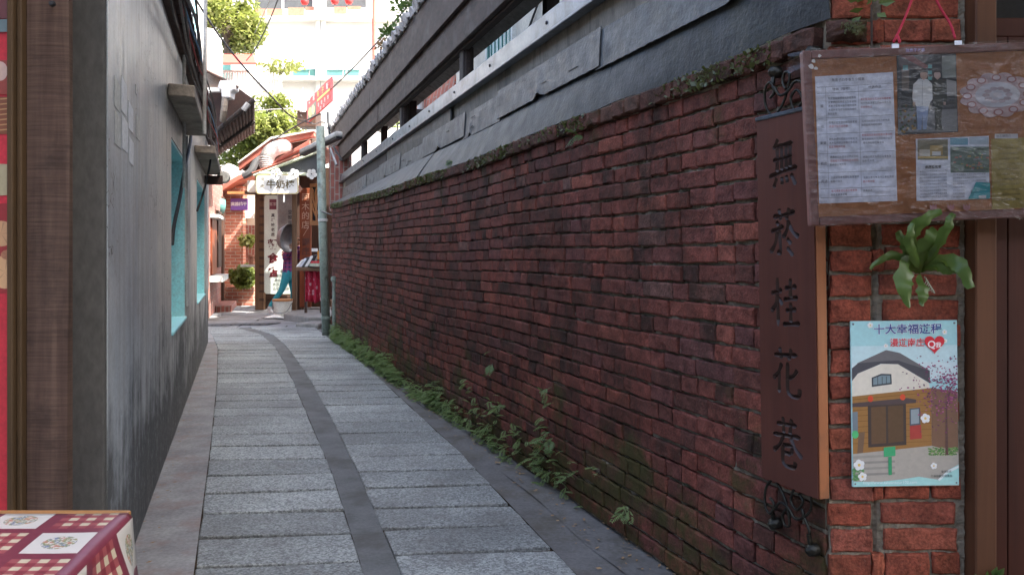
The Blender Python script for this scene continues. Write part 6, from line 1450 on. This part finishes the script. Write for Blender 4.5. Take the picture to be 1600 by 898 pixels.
mb = MB(); mb.prism([at(x, y, 10.9).xz for x, y in ((343, 126), (366, 125), (366, 140), (360, 143), (359, 153), (346, 152), (345, 140), (339, 140))], -.2, 0, f); mb.build('hopper', 'sign_white', rh, bevel=.012)
mb = MB(); mb.tube([at(352, 152, 10.95), at(350, 172, 10.95), at(348, 188, 11.1)], .045, 8, smooth=3); mb.build('downpipe', 'awning_concrete', rh)
mb = MB(); mb.box(at(320, 140, 10.9).x, at(343, 140, 10.9).x, 10.9, 10.98, at(0, 143, 10.9).z, at(0, 137, 10.9).z); mb.build('inlet_pipe', 'sign_white', rh)
ps_ = thing('pink_awning', 'faded pink sheet awning above the rain hopper', 'awning', at(340, 118, 11.4)); A, B, C, D = at(316, 108, 11.0), at(372, 128, 11.0), at(352, 122, 12.8), at(312, 108, 12.8)
mb = MB(); mb.grid(lambda i, j: A.lerp(B, i).lerp(D.lerp(C, i), j) + V((0, 0, -.08 * i * i)), 12, 4); mb.build('sheet', 'terracotta', ps_, solid=.015, recalc=False, smooth=True); mb = MB(); mb.tube([A, A.lerp(B, .5) + V((0, 0, -.03)), B + V((0, 0, -.08))], .02, 6); mb.build('edge_bar', 'rust', ps_)
uh = thing('white_upper_house', 'sunlit white upper storey above the left eave', 'house', at(310, 60, 13)); mb = MB(); mb.prism([(-8.5, 13), (at(322, 0, 13).x, 13), (at(320, 0, 16).x, 16), (-8.5, 16)], 3.4, 9.0); mb.build('wall', 'white_wall', uh)
A = at(325, 100, 12.8); mb = MB(); mb.lathe([(0, .55), (.12, .54), (.20, .42), (.22, .1), (.22, -.35), (.0, -.36)], A, k=18); mb.build('tank', 'white_wall', uh, smooth=True)
mb = MB(); mb.box(at(302, 0, 12.9).x, at(305, 0, 12.9).x, 12.9, 12.96, 3.9, 9); mb.build('blue_trim', 'turquoise', uh)
# second small white roof under the canopy
o = poly_at([(325, 290), (345, 262), (356, 255), (378, 268), (378, 276), (345, 298), (336, 300)], 19.0, .4).build('white_gable', 'roof_pale'); tag(o, 'small white roof gable between canopy and shop roof', 'roof')

# ================================================================== FAR HILLSIDE HOUSE
WB = thing('white_building', 'large sunlit white building with window bands behind the lane', 'building', (-9, 42, 0))
YB = 40.0
rect_at(300, 760, -60, 420, YB, 8).build('wall', 'white_wall', WB)
def winrow(x0, x1, y0, y1, mat, lab='window'):
    o = rect_at(x0, x1, y0, y1, YB - .02, .02 - .001).build('window', mat, WB); return o
for x0, x1, y1 in ((398, 440, 14), (444, 488, 14), (502, 572, 12)):
    w_ = rect_at(x0, x1, -40, y1, YB - .01, .05).build('loggia', 'gable_grey', WB)
for x0, x1, y0, y1 in ((399, 415, 14, 26), (417, 442, 14, 25), (450, 475, 12, 25), (477, 490, 11, 16), (522, 541, 11, 22), (543, 564, 10, 15)):
    rect_at(x0, x1, y0, y1, YB - .03, .03).build('shutter', 'terracotta', WB)
for x0, x1 in ((458, 482), (484, 495), (507, 535), (537.5, 540), (543, 561)):
    w_ = rect_at(x0, x1, 110, 119, YB - .06, .04).build('window', 'window_teal', WB); rect_at(x0 - .6, x1 + .6, 108.5, 110, YB - .1, .1).build('window_head', 'window_teal', w_); rect_at(x0 - .6, x1 + .6, 119, 120.5, YB - .1, .1).build('sill', 'white_wall', w_)
for x in (497, 505): rect_at(x - 3.5, x + 3.5, -60, 190, YB - .25, .2).build('pilaster', 'white_wall', WB)
rect_at(395, 700, 27, 30, YB - .5, .5).build('string_course', 'white_wall', WB); rect_at(395, 700, 121, 124, YB - .7, .7).build('string_course', 'white_wall', WB)
for x, y in ((476, 3), (523, 2), (545, 2)):
    A = at(x, y, YB - .9); lt = thing('red_lantern', {476: 'leftmost red lantern on the white building', 523: 'middle red lantern on the white building', 545: 'rightmost red lantern on the white building'}[x], 'lantern', A, 'red lanterns on the white building')
    mb = MB(); mb.lathe([(.05, -.17), (.14, -.14), (.2, 0), (.14, .14), (.05, .17)], A, k=12); mb.build('body', 'lantern_red', lt, smooth=True); mb = MB(); mb.tube([A + V((0, 0, .17)), A + V((0, 0, .5))], .015, 5); mb.build('cord', 'cable', lt)
A, B = at(583, 128, 36), at(584, -20, 36); mb = MB(); mb.tube([V((A.x, 36, 0)), B], .07, 8); tag(mb.build('utility_pole', 'roof_red'), 'thin rust-orange pole in front of the white building', 'pole')
# terrace house with red awning and balustrade
th = thing('terrace_house', 'sunlit white terrace with balustrade and red awning behind the left roofs', 'house', at(380, 180, 30)); rect_at(318, 445, 140, 420, 30, 3).build('wall', 'white_wall', th); rect_at(318, 445, 110, 113, 30.0, .15).build('handrail', 'white_wall', th)
k = 0
for x in range(322, 442, 4): rect_at(x, x + 2, 113, 139.5, 29.98, .06).build('baluster', 'white_wall', th)
mb = MB(); a, b, c, d = at(330, 98, 29), at(400, 98, 29), at(396, 85, 31), at(326, 85, 31); mb.raw([a, b, c, d] + [p - V((0, 0, .08)) for p in (a, b, c, d)], [(0, 1, 2, 3), (7, 6, 5, 4), (0, 4, 5, 1), (1, 5, 6, 2), (2, 6, 7, 3), (3, 7, 4, 0)]); mb.build('awning', 'roof_red_bright', th)
rect_at(334, 360, 99, 122, 32.5, .1).build('shade_panel', 'window_teal', th)

# ================================================================== TREES
def tree(name, label, px, py, Y, rx, rz, n, mat, leaf=.16, seed=1, grp='trees behind the lane'):
    rt = random.Random(seed); c = at(px, py, Y); base = V((c.x, c.y, 0)); th = thing(name, label, 'tree', base, grp)
    mb = MB(); top = c + V((0, 0, rz * .3)); mid = base.lerp(c, .5) + V((rt.gauss(0, .2), rt.gauss(0, .2), 0)); r0 = .05 + c.z * .02
    mb.tube([base, mid, c, top], [r0, r0 * .8, r0 * .55, r0 * .2], 8, smooth=3); mb.build('trunk', 'bark', th)
    cl = []
    for k in range(11):
        d = V((rt.gauss(0, 1), rt.gauss(0, 1), rt.gauss(.1, .8))).normalized(); q = c + V((d.x * rx, d.y * rx * .8, d.z * rz)) * rt.uniform(.45, .8); cl.append((q, rt.uniform(.32, .55)))
        mb = MB(); mb.tube([c - V((0, 0, rz * .4)), c.lerp(q, .5) + V((0, 0, -.1)), q], [r0 * .4, r0 * .25, r0 * .08], 6, smooth=2); mb.build('limb', 'bark', th)
    mb = MB()
    for k in range(n):
        q, s_ = rt.choice(cl); d = V((rt.gauss(0, 1), rt.gauss(0, 1), rt.gauss(0, 1))).normalized() * (rt.random() ** .45); p = q + V((d.x * rx * s_, d.y * rx * s_, d.z * rz * s_))
        a = V((rt.gauss(0, 1), rt.gauss(0, 1), rt.gauss(-.3, .6))).normalized(); b = a.cross(V((rt.gauss(0, .5), rt.gauss(0, .5), 1))).normalized(); L_ = leaf * rt.uniform(.6, 1.35)
        mb.face([p - a * L_, p + b * L_ * .42, p + a * L_, p - b * L_ * .42])
    rn = [rt.random() for _ in mb.f]
    o = mb.build('crown', mat, th, recalc=False); at_ = o.data.attributes.new('rnd', 'FLOAT', 'FACE'); at_.data.foreach_set('value', rn)
tree('broadleaf_tree', 'tall sunlit tree at the upper left in front of the white building', 355, 38, 33, 1.6, 1.65, 6500, 'tree_leaf_light', .12, 4)
tree('broadleaf_tree', 'round sunlit tree behind the red menu sign', 445, 190, 26, 1.3, .85, 4600, 'tree_leaf_light', .09, 5)
tree('broadleaf_tree', 'dense sunlit tree below the rusty canopy edge', 382, 226, 24, 1.5, 1.05, 7000, 'tree_leaf', .085, 6)
tree('broadleaf_tree', 'sunlit tree seen between canopy and red shop roof', 415, 202, 23, 1.0, .8, 3800, 'tree_leaf_light', .085, 9)
tree('broadleaf_tree', 'tree showing through the farthest gallery bay', 585, 235, 24, 1.3, 1.2, 3000, 'tree_leaf', .10, 7)
bush('terrace_plant', 'yellow-green bush trailing over the terrace balustrade', 440, 104, 29.7, .9, .28, 260, 'tree_leaf_light', None, .10)
o = rect_at(520, 625, 200, 420, 22.5, .3).build('white_back_wall', 'white_wall'); tag(o, 'low white wall behind the farthest gallery bays', 'wall')

# ================================================================== OVERHEAD WIRES
def wire(lab, pts, r, m_='cable'):
    mb = MB(); mb.tube([at(*p) for p in pts], r, 6, smooth=6); tag(mb.build('overhead_wire', m_), lab, 'wire', 'overhead wires')
wire('black overhead wire falling from the left eave to the red sign', [(303, -5, 8), (345, 60, 9.4), (390, 115, 10.8), (425, 152, 12), (455, 182, 13), (488, 193, 13.9)], .012)
wire('black overhead wire rising from the red sign to the upper right', [(517, 140, 13.2), (550, 108, 12), (590, 66, 10.8), (620, 30, 9.8), (650, -6, 9)], .013)
wire('thin wire slanting in front of the upper left tree', [(436, -5, 20), (420, 35, 21), (400, 75, 22), (385, 95, 23)], .016)
wire('second thin wire beside the upper left tree', [(424, -5, 20), (412, 22, 21), (398, 52, 22)], .011, 'cable_grey')
wire('black wire running from shop roof to the red sign', [(500, 178, 13.6), (470, 193, 14), (440, 211, 14.5), (424, 222, 15)], .014)
wire('pale wire crossing in front of the trees', [(395, 173, 13.8), (430, 171, 14), (470, 169, 14.3)], .010, 'cable_grey')
wire('thin wire hanging in a loop under the red sign', [(470, 180, 13.8), (478, 190, 13.9), (492, 194, 13.8), (505, 190, 13.5), (514, 205, 13.3)], .008, 'cable_grey')
